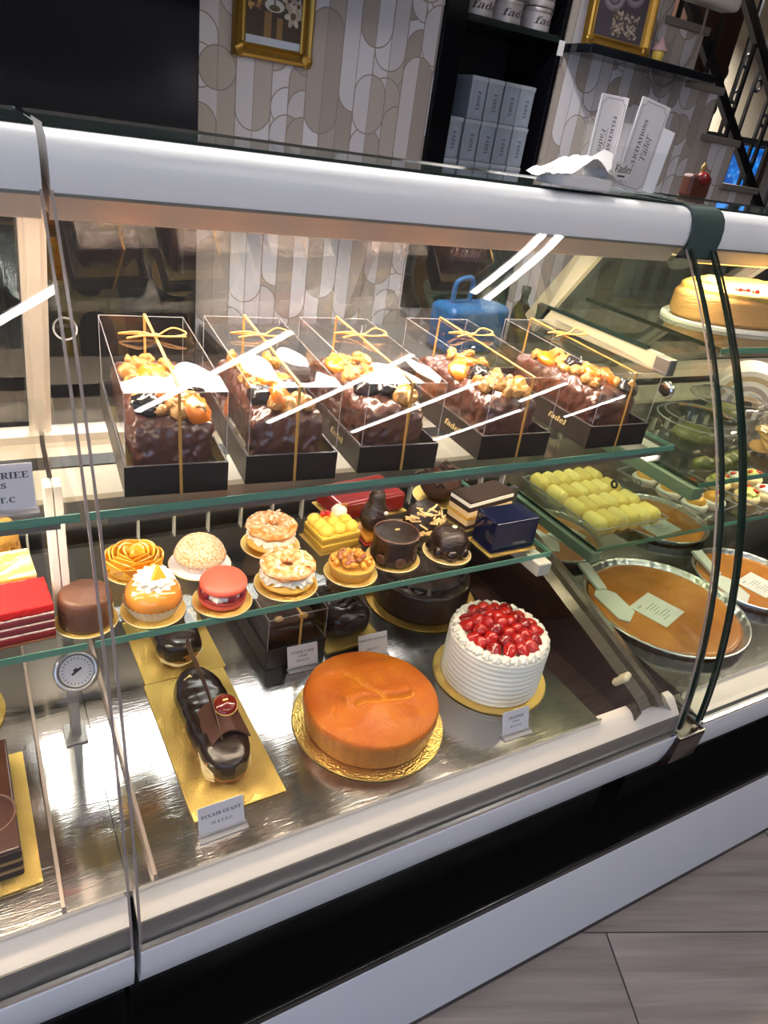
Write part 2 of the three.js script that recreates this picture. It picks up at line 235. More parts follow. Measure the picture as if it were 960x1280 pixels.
// tins on the upper board
{
  const tinTex = canvasTex(512, 128, (c, w, h) => { c.fillStyle = '#b9b4b8'; c.fillRect(0, 0, w, h); c.fillStyle = '#3a3338'; c.font = 'italic bold 66px serif'; for (const x of [0.14, 0.64]) c.fillText('fadel', w * x, 84); });
  const tinBody = M({ map: tinTex, metalness: 0.25, roughness: 0.4 }), tinLid = M({ lin: [0.42, 0.40, 0.42], metalness: 0.6, roughness: 0.35 });
  const bodyG = new THREE.CylinderGeometry(0.060, 0.060, 0.062, 32, 1, true).translate(0, 0.032, 0), lidG = lathe([[0, 0.075], [0.058, 0.075], [0.0635, 0.073], [0.0635, 0.061], [0.0605, 0.060]], 32), rimG = lathe([[0, 0.0], [0.061, 0], [0.0625, 0.003], [0.061, 0.006]], 32);
  for (const [x, n] of [[1.775, 2], [1.905, 2], [2.048, 3]]) for (let k = 0; k < n; k++) {
    const t = thing('round_tin', ['bottom', 'second', 'third'][k] + ' silver tin of the ' + (x < 1.8 ? 'stack by the inner side panel' : x < 2 ? 'middle stack on the black shelf' : 'tallest stack on the black shelf'), 'tin', [x, E + 0.378 + k * 0.0755, ZP - 0.055 + (k % 2) * 0.004], -0.5 + 0.25 * k + x, 'silver tins on the black shelf');
    mesh('body', bodyG, tinBody, t); mesh('lid', lidG, tinLid, t); mesh('rim', rimG, tinLid, t);
  }
}
// slim grey-blue boxes on the lower board
{
  const r = rng(9), colG = rb(0.072, 0.143, 0.16, 0.004, 0, 0.0715, -0.08), bm = M({ lin: [0.30, 0.34, 0.42], roughness: 0.35, metalness: 0.15 }), lm = M({ lin: [0.36, 0.39, 0.46], roughness: 0.4 }), lidG = rb(0.0745, 0.016, 0.163, 0.003, 0, 0.136, -0.08);
  const tex = canvasTex(64, 256, (c, w, h) => { c.fillStyle = '#97a0b4'; c.fillRect(0, 0, w, h); c.save(); c.translate(w / 2, h / 2); c.rotate(Math.PI / 2); c.fillStyle = '#23262f'; c.font = 'bold 50px serif'; c.textAlign = 'center'; c.fillText('FADEL', 0, 16); c.restore(); });
  const pm = printed(tex, 0.4);
  const cols = [[1.675 + 0.06, 2, -0.02], [1.819, 3, 0], [1.897, 3, 0], [1.976, 3, 0], [2.055, 3, 0]];
  cols.forEach(([x, n, dy], ci) => {
    for (let k = 0; k < n; k++) {
      const o = thing('slim_box', 'slim grey-blue box, ' + (n === 2 ? ['lower', 'upper'] : ['bottom', 'middle', 'top'])[k] + ' of ' + ['the short stack in the black shelf', 'the tall stack next to the short stack', 'the second tall stack from the short stack', 'the third tall stack from the short stack', 'the tall stack farthest from the short stack'][ci], 'box', [x + (r() - 0.5) * 0.003, E - 0.235 + k * 0.1445, ZP - 0.01 - r() * 0.004], 0, 'grey-blue boxes on the black shelf');
      mesh('body', colG, bm, o); mesh('lid', lidG, lm, o);
      mesh('lettering', new THREE.PlaneGeometry(0.028, 0.10).translate(0.004, 0.062, 0.0006), pm, o);
    }
  });
}
// ---------------------------------------------------------------- tall black cabinet
{
  const u = thing('tall_cabinet', 'tall glossy black cabinet beside the papered wall', 'cabinet', [0, 0, 0]);
  mesh('body', span(-2.2, 0.652, 0.0, CEIL - 0.02, ZP + 0.002, ZP + 0.30), blackMatt, u);
  for (const [a, b] of [[-1.6, -0.72], [-0.715, 0.10], [0.105, 0.650]]) { const d = mesh('door', span(a, b - 0.004, 0.08, CEIL - 0.05, ZP + 0.30, ZP + 0.32, 0.003), blackLacquer, u); mesh('handle', span(b - 0.06, b - 0.048, 1.0, 1.25, ZP + 0.32, ZP + 0.345, 0.003), blackMatt, d); }
}
// unseen backlit panel, out of view, placed to give the cake-box lids their glare
{
  const u = thing('unseen_light_panel', 'long white unseen backlit panel above the view, mirrored in the cake box lids', 'light panel', [0, 0, 0]);
  const a = 0.05, b = 1.62, y0 = E + 0.40, y1 = E + 0.93, zf = ZP + 0.42;
  mesh('housing', [span(a, b, y0, y0 + 0.012, zf - 0.09, zf), span(a, b, y1 - 0.012, y1, zf - 0.09, zf), span(a, b, y0, y1, zf - 0.09, zf - 0.07), span(a, a + 0.012, y0, y1, zf - 0.09, zf), span(b - 0.012, b, y0, y1, zf - 0.09, zf), span(0.85, 0.95, E + 0.6, E + 0.9, ZP, zf - 0.09), span(1.45, 1.55, E + 0.6, E + 0.9, ZP, zf - 0.09)], blackMatt, u);
  mesh('diffuser', span(a + 0.012, b - 0.012, y0 + 0.012, y1 - 0.012, zf - 0.02, zf - 0.01), M({ lin: [0.8, 0.8, 0.8], emissive: new THREE.Color().setRGB(1, 0.96, 0.93), emissiveIntensity: UNSEEN_PANEL_POWER }), u);
  const l = new THREE.RectAreaLight(new THREE.Color().setRGB(1, 0.96, 0.93), UNSEEN_PANEL_POWER, b - a - 0.03, y1 - y0 - 0.03); l.position.set((a + b) / 2, (y0 + y1) / 2, zf + 0.005); l.lookAt((a + b) / 2, (y0 + y1) / 2, 5); u.add(l);
}
// unseen round downlights, out of view, placed to light the papered wall and stairs
for (const [x, z, p, w] of [[0.45, -1.75, 12, 'above the black cabinet'], [1.20, -1.75, 20, 'above the papered wall'], [5.0, -3.9, 40, 'above the staircase'], [3.2, -3.9, 40, 'above the stair wall']]) {
  const t = thing('unseen_downlight', 'round unseen ceiling light ' + w, 'lamp', [x, CEIL, z]);
  mesh('ring', lathe([[0.06, 0], [0.075, 0], [0.075, -0.008], [0.06, -0.010], [0.058, -0.004]], 36), whiteAlu, t);
  mesh('lens', new THREE.CylinderGeometry(0.058, 0.058, 0.004, 32).translate(0, -0.003, 0), M({ lin: [0.8, 0.8, 0.8], emissive: SHOP_LIGHT, emissiveIntensity: 12 }), t);
  const l = new THREE.SpotLight(SHOP_LIGHT, p, 0, 1.15, 0.6, 2); l.position.set(0, -0.012, 0); l.target.position.set(0, -2, 0); l.shadow.radius = 3; l.castShadow = true; t.add(l, l.target);
}
// ---------------------------------------------------------------- pictures, wall shelf, stair rail
function pictureFrame(name, label, x0, x1, y0, y1, draw, z = ZP) {
  const f = thing(name, label, 'picture', [(x0 + x1) / 2, y0, z]); const w = x1 - x0, h = y1 - y0;
  const gm = M({ lin: [0.42, 0.24, 0.045], metalness: 0.75, roughness: 0.35, bumpMap: rep(fineTex, 6), bumpScale: 0.004 });
  const prof = (L) => { const s = [[0, 0], [0.042, 0], [0.042, 0.012], [0.036, 0.016], [0.030, 0.013], [0.020, 0.026], [0.010, 0.030], [0.003, 0.024]]; return s; };
  const side = (L, rot, x, y) => { const P = prof(), pos = [], idx = []; const n = P.length; for (let e = 0; e < 2; e++) for (const [a, b] of P) pos.push(e ? L / 2 - a : -L / 2 + a, a, b); for (let i = 0; i < n; i++) { const j = (i + 1) % n; idx.push(i, j, n + i, j, n + j, n + i); } const g = built(pos, null, idx); g.rotateZ(rot); return toCreasedNormals(g.translate(x, y, 0), 0.6); };
  for (const [L, rot, x, y] of [[w, 0, 0, 0], [h, Math.PI / 2, w / 2, h / 2], [w, Math.PI, 0, h], [h, -Math.PI / 2, -w / 2, h / 2]]) mesh('frame_moulding', side(L, rot, x, y), gm, f);
  for (const sx of [-1, 1]) for (const sy of [0, 1]) mesh('corner_ornament', bumpy(ball(0.022, 1, 1, 0.5, 14, 10), 0.004, 90, sx + sy * 3), gm, f, [sx * (w / 2 - 0.02), sy ? h - 0.02 : 0.02, 0.022]);
  mesh('picture', new THREE.PlaneGeometry(w - 0.07, h - 0.07).translate(0, h / 2, 0.008), printed(canvasTex(256, 340, draw), 0.35), f);
  mesh('backing', bx(w - 0.01, h - 0.01, 0.006, 0, h / 2, 0.003), blackMatt, f);
  return f;
}
pictureFrame('framed_painting', 'gilt framed still life painting with pale blossoms on the papered wall', 0.838, 1.108, E + 0.115, E + 0.475, (c, w, h) => {
  const g = c.createLinearGradient(0, 0, w, 0); g.addColorStop(0, '#4a3320'); g.addColorStop(0.5, '#6e5233'); g.addColorStop(1, '#332c38'); c.fillStyle = g; c.fillRect(0, 0, w, h);
  c.fillStyle = '#3d2c22'; c.fillRect(0, h * 0.62, w, h * 0.4); c.fillStyle = '#8a6a3c'; c.fillRect(w * 0.34, h * 0.66, w * 0.12, h * 0.3); c.fillRect(w * 0.55, h * 0.7, w * 0.1, h * 0.25);
  const r = rng(3); for (let k = 0; k < 60; k++) { c.fillStyle = ['#a8763a', '#c79a55', '#7a4a22'][k % 3]; c.beginPath(); c.ellipse(w * (0.05 + 0.2 * r()), h * (0.1 + 0.55 * r()), 10, 6, r() * 3, 0, 7); c.fill(); }
  c.fillStyle = '#d5d8cf'; c.beginPath(); c.ellipse(w * 0.5, h * 0.6, 42, 20, 0, 0, 7); c.fill(); c.fillStyle = '#5f5238'; c.beginPath(); c.ellipse(w * 0.5, h * 0.62, 24, 10, 0, 0, 7); c.fill();
  c.strokeStyle = '#3b3a2a'; c.lineWidth = 6; c.beginPath(); c.moveTo(w * 0.5, h * 0.6); c.lineTo(w * 0.48, 0); c.stroke();
  for (const [x, y, s] of [[0.74, 0.52, 26], [0.82, 0.66, 34], [0.9, 0.56, 22]]) { for (let k = 0; k < 7; k++) { c.fillStyle = k % 2 ? '#cfc4b4' : '#b5a693'; c.beginPath(); c.ellipse(w * x + Math.cos(k) * s * 0.6, h * y + Math.sin(k) * s * 0.6, s * 0.55, s * 0.3, k, 0, 7); c.fill(); } c.fillStyle = '#6b4a30'; c.beginPath(); c.arc(w * x, h * y, s * 0.35, 0, 7); c.fill(); }
  c.fillStyle = '#c3cedd'; c.fillRect(0, h * 0.9, w, h * 0.1);
});
{
  const s = thing('wall_shelf', 'glossy black floating wall shelf holding a framed picture', 'shelf', [0, 0, 0]);
  mesh('board', span(2.17, 2.885, E + 0.332, E + 0.362, ZP, ZP + 0.16, 0.003), M({ lin: [0.008, 0.010, 0.014], roughness: 0.1 }), s);
  pictureFrame('framed_picture', 'gilt framed picture of two round dishes leaning on the black wall shelf', 2.20, 2.545, E + 0.3625, E + 0.79, (c, w, h) => {
    c.fillStyle = '#4a4350'; c.fillRect(0, 0, w, h); const r = rng(8);
    for (const [x, y] of [[0.3, 0.58], [0.68, 0.5], [0.45, 0.2]]) { for (let k = 6; k > 0; k--) { c.fillStyle = ['#7f7684', '#5d5563', '#988f99'][k % 3]; c.beginPath(); c.arc(w * x, h * y, 9 * k, 0, 7); c.fill(); } }
    for (let k = 0; k < 120; k++) { c.fillStyle = ['#a3927d', '#70604f', '#c0b3a5'][k % 3]; c.beginPath(); c.arc(w * (0.35 + 0.5 * r()), h * (0.72 + 0.22 * r()), 5, 0, 7); c.fill(); }
    c.strokeStyle = '#cfc6a5'; c.lineWidth = 8; c.strokeRect(4, 4, w - 8, h - 8);
  }, ZP + 0.06).rotation.x = -0.06;
  const p = thing('cupcake_ornament', 'small yellow cupcake ornament with pink swirl on the black wall shelf', 'ornament', [2.60, E + 0.362, ZP + 0.08]);
  mesh('cup', lathe([[0, 0], [0.020, 0], [0.026, 0.042], [0, 0.042]], 24), M({ lin: [0.75, 0.52, 0.10], roughness: 0.5 }), p);
  mesh('swirl', lathe([[0.030, 0.042], [0.031, 0.050], [0.022, 0.056], [0.023, 0.062], [0.013, 0.070], [0.012, 0.077], [0, 0.092]], 24), M({ lin: [0.62, 0.40, 0.42], roughness: 0.5 }), p);
  const f = thing('wall_heater', 'white wall heater with a hanging cord loop above the stair wall', 'heater', [2.72, E + 0.575, ZP + 0.02]);
  mesh('housing', rb(0.36, 0.24, 0.10, 0.02, 0.06, 0.14, 0.05), whiteAlu, f);
  mesh('cord', tube([[-0.09, 0.02, 0.04], [-0.13, -0.12, 0.03], [-0.08, -0.27, 0.03], [0.02, -0.27, 0.03], [0.12, -0.12, 0.03], [0.11, 0.02, 0.04]], 0.006, 40), M({ lin: [0.25, 0.22, 0.20], roughness: 0.6 }), f);
}
{
  const k = thing('red_ornament', 'small red and gold crown ornament standing behind the counter top', 'ornament', [1.34, E - 0.05, -1.10]);
  mesh('cushion', rb(0.062, 0.045, 0.03, 0.008, 0, 0.0225, 0), M({ lin: [0.07, 0.016, 0.008], roughness: 0.4 }), k);
  mesh('jewel', ball(0.015, 1.2, 0.9, 0.8), M({ lin: [0.16, 0.008, 0.007], roughness: 0.2 }), k, [0.004, 0.038, 0.010]);
  mesh('finial', lathe([[0.006, 0], [0.004, 0.008], [0.006, 0.014], [0.002, 0.020], [0, 0.024]], 16), M({ lin: [0.24, 0.15, 0.05], metalness: 0.8, roughness: 0.4 }), k, [0.008, 0.045, 0]);
}
{
  const s = thing('stair_railing', 'black wrought iron stair railing with slanting handrails', 'railing', [0, 0, 0]);
  const line = (x, o) => E + 0.63 + o - (x - 2.86) * 0.79, z = ZP - 0.06;
  mesh('handrail', bar([2.5, line(2.5, 0.32), z], [4.2, line(4.2, 0.32), z], 0.045, 0.03), iron, s);
  mesh('handrail', bar([2.5, line(2.5, 0), z - 0.02], [4.2, line(4.2, 0), z - 0.02], 0.045, 0.03), iron, s);
    for (let k = 0; k < 5; k++) { const x = 2.80 + k * 0.27; mesh('baluster', bar([x, line(x, -0.30), z], [x, line(x, 0.34), z], 0.016, 0.016), iron, s); }
  const u = thing('upper_railing', 'black iron balusters with scroll rings on the far stair flight', 'railing', [0, 0, 0]);
  mesh('rail', bar([4.1, E + 0.23, -4.0], [6.2, E + 0.27, -4.0], 0.04, 0.04), iron, u);
  for (let k = 0; k < 11; k++) { const x = 4.15 + k * 0.20; const b = mesh('baluster', bar([x, E - 0.6, -4.0], [x, E + 1.3, -4.0], 0.022, 0.022), iron, u); for (const dy of [0.4, 0.62]) mesh('ring', new THREE.TorusGeometry(0.036, 0.012, 8, 20), iron, b, [x + 0.04, E + dy + (k % 3) * 0.1, -4.0]); }
  const c = thing('brown_pillar', 'dark brown wooden pillar beside the stair railing', 'pillar', [0, 0, 0]);
  mesh('shaft', [span(3.55, 3.80, 0, CEIL - 0.01, -3.5, -3.3, 0.01), span(3.83, 4.05, 0, CEIL - 0.01, -3.55, -3.35, 0.01)], darkWood, c);
  mesh('moulding', span(3.52, 4.08, 0, 0.2, -3.58, -3.27, 0.01), darkWood, c);
}
{
  const t = dataTex(128, 128, (u, v) => { const n = fbm(u * 9, v * 9, 2, 4), k = fbm(u * 22, v * 22, 5, 2); const b = 0.5 + 0.7 * n; return [0.05 + 0.55 * Math.max(0, k * 2), 0.24 + 0.42 * b * b + 0.6 * Math.max(0, k), 0.42 + 0.50 * b + 0.3 * Math.max(0, k)]; }, true);
  const w = thing('blue_lit_panel', 'mottled bright blue lit window panel behind the iron balusters', 'light panel', [0, 0, 0]);
  mesh('frame', [span(5.1, 6.35, E - 0.75, E - 0.70, ZB + 0.002, ZB + 0.06), span(5.1, 6.35, E + 0.25, E + 0.30, ZB + 0.002, ZB + 0.06), span(5.1, 5.15, E - 0.7, E + 0.25, ZB + 0.002, ZB + 0.06), span(6.30, 6.35, E - 0.7, E + 0.25, ZB + 0.002, ZB + 0.06)], darkWood, w);
  mesh('lit_face', new THREE.PlaneGeometry(1.15, 0.95).translate(5.725, E - 0.225, ZB + 0.03), M({ lin: [0.02, 0.02, 0.02], emissive: new THREE.Color(1, 1, 1), emissiveMap: t, emissiveIntensity: 1.3 }), w);
  const l = new THREE.RectAreaLight(new THREE.Color().setRGB(0.1, 0.4, 1), 0.6, 1.1, 0.9); l.position.set(5.725, E - 0.225, ZB + 0.065); l.lookAt(5.725, E - 0.225, 5); w.add(l);
}
// ---------------------------------------------------------------- ceiling lamps: slim diagonal tubes, mirrored as streaks in the curved glass
const LAMPS = [[0.60, 1.17, 1.11, 0.37], [1.27, 1.45, 1.77, 0.62], [1.86, 1.74, 2.36, 1.01], [2.61, 2.08, 2.99, 1.55], [3.54, 1.79, 3.80, 1.41], [-0.25, 0.80, 0.28, 0.05], [1.84, 0.02, 2.02, -0.46], [1.93, 0.07, 2.11, -0.46], [2.86, 1.38, 3.05, 1.10]];
LAMPS.forEach(([xa, za, xb, zb], i) => {
  const L = Math.hypot(xb - xa, zb - za), t = thing('tube_lamp', 'slim white linear ceiling lamp hung at an angle over the shop', 'lamp', [(xa + xb) / 2, CEIL - 0.085, (za + zb) / 2], -Math.atan2(zb - za, xb - xa), 'linear ceiling lamps');
  mesh('housing', rb(L + 0.03, 0.025, 0.05, 0.004, 0, 0.018, 0), whiteAlu, t);
  for (const s of [-1, 1]) mesh('hanger', new THREE.CylinderGeometry(0.003, 0.003, 0.056, 8).translate(s * L * 0.35, 0.057, 0), chrome, t);
  mesh('tube', rb(L, 0.014, 0.036, 0.006, 0, -0.002, 0), M({ lin: [0.8, 0.8, 0.8], emissive: SHOP_LIGHT, emissiveIntensity: SHOP_POWER }), t);
  const l = new THREE.RectAreaLight(SHOP_LIGHT, SHOP_POWER, L, 0.036); l.rotation.x = -Math.PI / 2; l.position.y = -0.012; t.add(l);
});
// counter behind the staff aisle
{
  const u = thing('back_counter', 'low grey counter along the papered wall behind the display case', 'counter', [0, 0, 0]);
  mesh('cabinet', span(0.76, 2.9, 0, E - 0.78, ZP + 0.002, ZP + 0.50), M({ lin: [0.16, 0.15, 0.14], roughness: 0.5 }), u);
  mesh('worktop', span(0.75, 2.92, E - 0.78, E - 0.745, ZP + 0.002, ZP + 0.53, 0.004), M({ lin: [0.30, 0.28, 0.26], roughness: 0.3 }), u);
  const b = thing('blue_bag', 'bright blue carrier bag with handles on the counter behind the glass', 'bag', [1.70, E - 0.738, -2.24], 0.1);
  const blue = M({ lin: [0.03, 0.17, 0.46], roughness: 0.45 });
  mesh('body', bumpy(new RoundedBoxGeometry(0.30, 0.18, 0.14, 6, 0.03).translate(0, 0.09, 0), 0.006, 14), blue, b);
  mesh('handle', tube([[-0.10, 0.17, 0], [-0.10, 0.26, 0.01], [-0.03, 0.27, 0.01], [-0.02, 0.17, 0]], 0.010, 24), blue, b);
  const q = thing('black_bottle', 'short black bottle lying on the blue bag behind the glass', 'bottle', [1.83, E - 0.745, -2.10]);
  mesh('body', lathe([[0, 0], [0.035, 0], [0.035, 0.20], [0.014, 0.235], [0.014, 0.26], [0, 0.262]], 28), blackLacquer, q);
  mesh('cap', lathe([[0, 0.258], [0.018, 0.258], [0.018, 0.285], [0, 0.287]], 24), blackPlastic, q);
}

// ================================================================ THE COUNTER BASE
const LX0 = -1.3, LX1 = 4.2;
{
  const p = thing('counter_plinth', 'long white laminate plinth panel under the black granite ledge', 'plinth', [0, 0, 0]);
  mesh('panel', span(LX0, LX1, 0.028, E - 1.197, -0.53, -0.503, 0.002), laminate, p);
  mesh('kick_strip', span(LX0, LX1, 0.0, 0.028, -0.54, -0.507), blackPlastic, p);
  mesh('core', span(LX0, LX1, 0.0, E - 1.2, -1.25, -0.54), blackMatt, p);
  const g = thing('granite_ledge', 'polished black granite ledge running along the foot of the display cases', 'ledge', [0, 0, 0]);
  const speck = dataTex(256, 256, (u, v) => { const n = fbm(u * 60, v * 60, 1, 2); const s = n > 0.24 ? 0.10 : 0.07; return [s, s, s * 1.06]; }, true);
  mesh('slab', metresUV(span(LX0, LX1, E - 1.197, E - 1.177, -1.25, -0.5025, 0.004), 3), M({ map: speck, roughness: 0.07, name: 'black granite' }), g);
}

// ================================================================ THE DISPLAY CASES
const gz = (y) => ((((-0.1894246 * y - 0.55426454) * y - 1.01168285) * y - 1.07983162) * y - 0.96113622);                 // curve of the front glass: depth at a height
const curve = []; for (let i = 0; i <= 40; i++) { const y = -0.108 - (0.882 - 0.108) * i / 40; curve.push([gz(y), y]); }
let REAR = { y0: -0.135, z0: -1.035, y1: -0.535, z1: -1.228 };                                                       // leaning rear doors
const rearZ = (y) => REAR.z0 + (y - REAR.y0) / (REAR.y1 - REAR.y0) * (REAR.z1 - REAR.z0);
function edgeStrip(xa, xb, off = 0.004, y0 = -0.108, y1 = -0.915) {                                                     // the visible end of a bent pane
  const o = [], inn = []; for (let i = 0; i <= 40; i++) { const y = y0 + (y1 - y0) * i / 40; o.push([gz(y) + off * 0.5, y]); inn.push([gz(y) - off * 0.5, y]); }
  return profileX([...o, ...inn.reverse()], xa, xb);
}
function displayCase(x0, x1, o) {
  const c = thing('display_case', o.label, 'display case', [0, 0, 0]);
  const dk = o.deck, dz0 = o.deckZ ?? -0.5585, bk = o.back ?? 0;                                                             // bk: how much deeper the case is
  REAR = o.rear ?? { y0: -0.135, z0: -1.035, y1: -0.535, z1: -1.228 };
  // bumper, glass channel, cream ledge
  mesh('bumper', profileX([[-0.545, -0.919], [-0.524, -0.919], [-0.521, -0.924], [-0.522, -0.945], [-0.5265, -0.975], [-0.5335, -1.003], [-0.544, -1.024], [-0.572, -1.030], [-0.572, -0.93]], x0, x1), whiteAlu, c);
  mesh('bumper_lip', profileX([[-0.5265, -0.9145], [-0.5215, -0.9145], [-0.5215, -0.9205], [-0.5265, -0.9205]], x0, x1), chrome, c);
  mesh('glass_channel', profileX(o.deckZ ? [[-0.5385, -0.9135], [-0.5345, -0.918], [-0.545, -0.919], [-0.57, -0.93], [-0.57, -0.9135]] : [[-0.5325, -0.8795], [-0.5285, -0.9185], [-0.545, -0.919], [-0.57, -0.93], [-0.57, -0.8795]], x0, x1), greyChannel, c);
  mesh('front_ledge', profileX(o.deckZ ? [[dz0 - 0.004, dk - 0.002], [dz0 + 0.004, dk - 0.002], [-0.5385, -0.912], [-0.545, -0.917], [-0.60, -0.917]] : [[-0.562, dk - 0.004], [-0.5545, dk - 0.0065], [-0.5335, -0.8785], [-0.572, -0.8785], [-0.572, dk - 0.004]], x0, x1), cream, c);
  mesh('under_body', span(x0, x1, E - 1.177, E - 0.935, -1.22 - bk, -0.62), blackPlastic, c);
  // deck
  for (const [a, b, m, nm] of o.decks) mesh(nm, metresUV(span(a, b, E + dk - 0.012, E + dk, -1.088 - bk, dz0)), m, c);
  mesh('deck_lip', span(x0, o.deckEnd ?? x1, E + dk - 0.004, E + dk + 0.006, dz0, dz0 + 0.0025), chrome, c);
  mesh('deck_tray', span(x0, x1, E - 0.933, E - 0.921, -1.088 - bk, dz0), M({ lin: [0.06, 0.05, 0.045], roughness: 0.4 }), c);
  // rear duct panel with a row of dark slots
  const duct = new THREE.Group(); duct.position.z = -bk; duct.name = 'rear_duct'; c.add(duct);
  const rp = mesh('duct_panel', [span(x0, x1, E - 0.93, E - 0.690, -1.102, -1.088), span(x0, x1, E - 0.653, E - 0.60, -1.102, -1.088), span(x0, x1, E - 0.93, E - 0.60, -1.14, -1.13)].map((g) => metresUV(g)), steelDull, duct);
  const n = Math.floor((x1 - x0) / 0.061); for (let k = 0; k <= n; k++) mesh('slot_divider', span(x0 + k * 0.061, x0 + k * 0.061 + 0.003, E - 0.692, E - 0.651, -1.100, -1.086), M_div, duct);
  mesh('duct_ledge', metresUV(profileX([[-1.086, -0.60], [-1.089, -0.592], [-1.10, -0.586], [-1.225, -0.548], [-1.225, -0.56], [-1.102, -0.605]], x0, x1)), M({ lin: [0.36, 0.31, 0.26], roughness: 0.5, name: 'ledge paint' }), duct);
  mesh('duct_grille', profileX([[-1.150, -0.568], [-1.175, -0.5605], [-1.175, -0.566], [-1.150, -0.574]], x0, x1), blackPlastic, duct);
  mesh('door_sill', profileX([[-1.212, -0.552], [-1.205, -0.535], [-1.215, -0.531], [-1.240, -0.531], [-1.240, -0.556]], x0, x1), alu, duct);
  mesh('rear_wall', span(x0, x1, E - 1.177, E - 0.555, -1.25 - bk, -1.235 - bk), blackMatt, c);
  // leaning rear doors
  const upr = (xa, xb, dz) => bar([(xa + xb) / 2, REAR.y0 + E, REAR.z0 - dz], [(xa + xb) / 2, REAR.y1 + E, REAR.z1 - dz], xb - xa, 0.018);
  for (const [a, b] of o.posts) mesh('rear_post', [upr(a, b, 0.0), upr(a + 0.008, b - 0.008, -0.004)], o.postMat ?? alu, c);
  for (const [a, b, k] of o.doors) { const dz = 0.008 + 0.012 * k; const d = mesh('rear_door', sheetX([[REAR.z0 - dz, REAR.y0], [REAR.z1 - dz, REAR.y1]], a, b), o.rearGlass ?? paneRear, c); mesh('finger_hole', put(new THREE.TorusGeometry(0.016, 0.0015, 8, 28), a + 0.028, E - 0.335, rearZ(-0.335) - dz + 0.002, 0, -0.45), plasticEdge, d); }
  // canopy
  mesh('canopy', profileX([[-0.862, -0.112], [-0.8535, -0.111], [-0.851, -0.098], [-0.852, -0.082], [-0.856, -0.069], [-0.863, -0.0595], [-0.873, -0.0545], [-0.885, -0.053], [-1.075, -0.053], [-1.075, -0.085], [-1.05, -0.10], [-0.90, -0.105]], x0, x1), whiteAlu, c);
  mesh('canopy_gasket', profileX([[-0.8525, -0.111], [-0.8525, -0.1145], [-0.864, -0.116], [-0.864, -0.111]], x0, x1), greyChannel, c);
  mesh('top_glass', span(x0, x1, E - 0.053, E - 0.0495, -1.085, -0.884), M({ lin: [0.02, 0.028, 0.026], roughness: 0.05, name: 'dark top glass' }), c);
  mesh('top_glass_rim', [span(x0, x1, E - 0.0497, E - 0.0475, -1.0875, -1.083)], chrome, c);
  const fx = mesh('light_fixture', profileX([[-0.866, -0.112], [-0.880, -0.1405], [-0.886, -0.1425], [-0.886, -0.137], [-0.96, -0.135], [-0.96, -0.143], [-0.966, -0.143], [-0.97, -0.108]], x0, x1), M_fix, c);
  mesh('diffuser', span(o.lamp[0], o.lamp[1], E - 0.1405, E - 0.136, -0.955, -0.889), M({ lin: [0.85, 0.83, 0.8], emissive: CASE_LIGHT, emissiveIntensity: CASE_POWER * 0.25 }), fx);
  const L = new THREE.RectAreaLight(CASE_LIGHT, CASE_POWER, o.lamp[1] - o.lamp[0], 0.06); L.position.set((o.lamp[0] + o.lamp[1]) / 2, E - 0.1435, -0.922); L.rotation.x = -Math.PI / 2; c.add(L);
  // bent front glass
  const fg = mesh('front_glass', sheetX(curve, x0 + 0.001, x1 - 0.001, 1), pane, c);
  for (const [a, b, m] of o.edges) mesh('glass_edge', edgeStrip(a, b), m, fg);
  // shelves
  for (const [y, zf, zb, a, b, lit] of o.shelves) {
    const s = mesh('glass_shelf', quad([a, E + y, zf], [b, E + y, zf], [b, E + y, zb], [a, E + y, zb]), paneShelf, c);
    mesh('shelf_edge', span(a, b, E + y - 0.010, E + y, zf, zf + 0.0015), edgeGreen, s);
    if (lit) {                                                                                                                    // unseen strip, placed under the shelf front to brighten the pastries below
      const st = mesh('unseen_light_strip', span(a + 0.02, b - 0.02, E + y - 0.0185, E + y - 0.0102, zf - 0.014, zf - 0.002), greyChannel, c);
      mesh('unseen_strip_lens', span(a + 0.025, b - 0.025, E + y - 0.0190, E + y - 0.0183, zf - 0.012, zf - 0.004), M({ lin: [0.85, 0.83, 0.8], emissive: CASE_LIGHT, emissiveIntensity: 5 }), st);
      const q = new THREE.RectAreaLight(CASE_LIGHT, UNSEEN_STRIP_POWER, b - a - 0.05, 0.008); q.position.set((a + b) / 2, E + y - 0.0205, zf - 0.008); q.lookAt((a + b) / 2, E + y - 0.0205 - 1, zf - 0.35); c.add(q);
    }
    for (const [q, near] of [[a, Math.abs(a - JX) < 0.02], [b - 0.002, Math.abs(b - JX) < 0.02]]) if (!near) mesh('shelf_end', span(q, q + 0.002, E + y - 0.0075, E + y - 0.0003, zb, zf), o.rearGlass ? edgeDark : edgeGreen, s);
  }
  return c;
}
const JX = 0.088, M_div = M({ lin: [0.72, 0.66, 0.58], roughness: 0.4, name: 'pale divider' }), M_fix = M({ lin: [0.46, 0.40, 0.35], roughness: 0.35, metalness: 0.5, name: 'lamp housing' });
const channelSteel = M({ lin: [0.60, 0.58, 0.57], metalness: 1, roughness: 0.10, bumpMap: rep(scratchTex, 2.2), bumpScale: 0.0002, name: 'polished steel' });
const SH1 = -0.42, SH2 = -0.62, DECK = -0.85;
const leftCase = displayCase(LX0, JX - 0.004, { label: 'curved glass pastry case holding the red velvet slice and variety cakes', deck: DECK, decks: [[LX0, 0.0135, steel, 'deck'], [0.018, 0.0875, channelSteel, 'channel_plate']], deckEnd: 0.084, posts: [[-0.86, -0.82]], doors: [[-1.29, -0.4, 0], [-0.42, 0.075, 1]], lamp: [LX0 + 0.05, JX - 0.05], edges: [[JX - 0.0065, JX - 0.0035, edgePale]], shelves: [[SH1, -0.733, -1.08, LX0 + 0.02, 0.0835, true], [SH2, -0.756, -1.05, LX0 + 0.02, 0.0835]] });
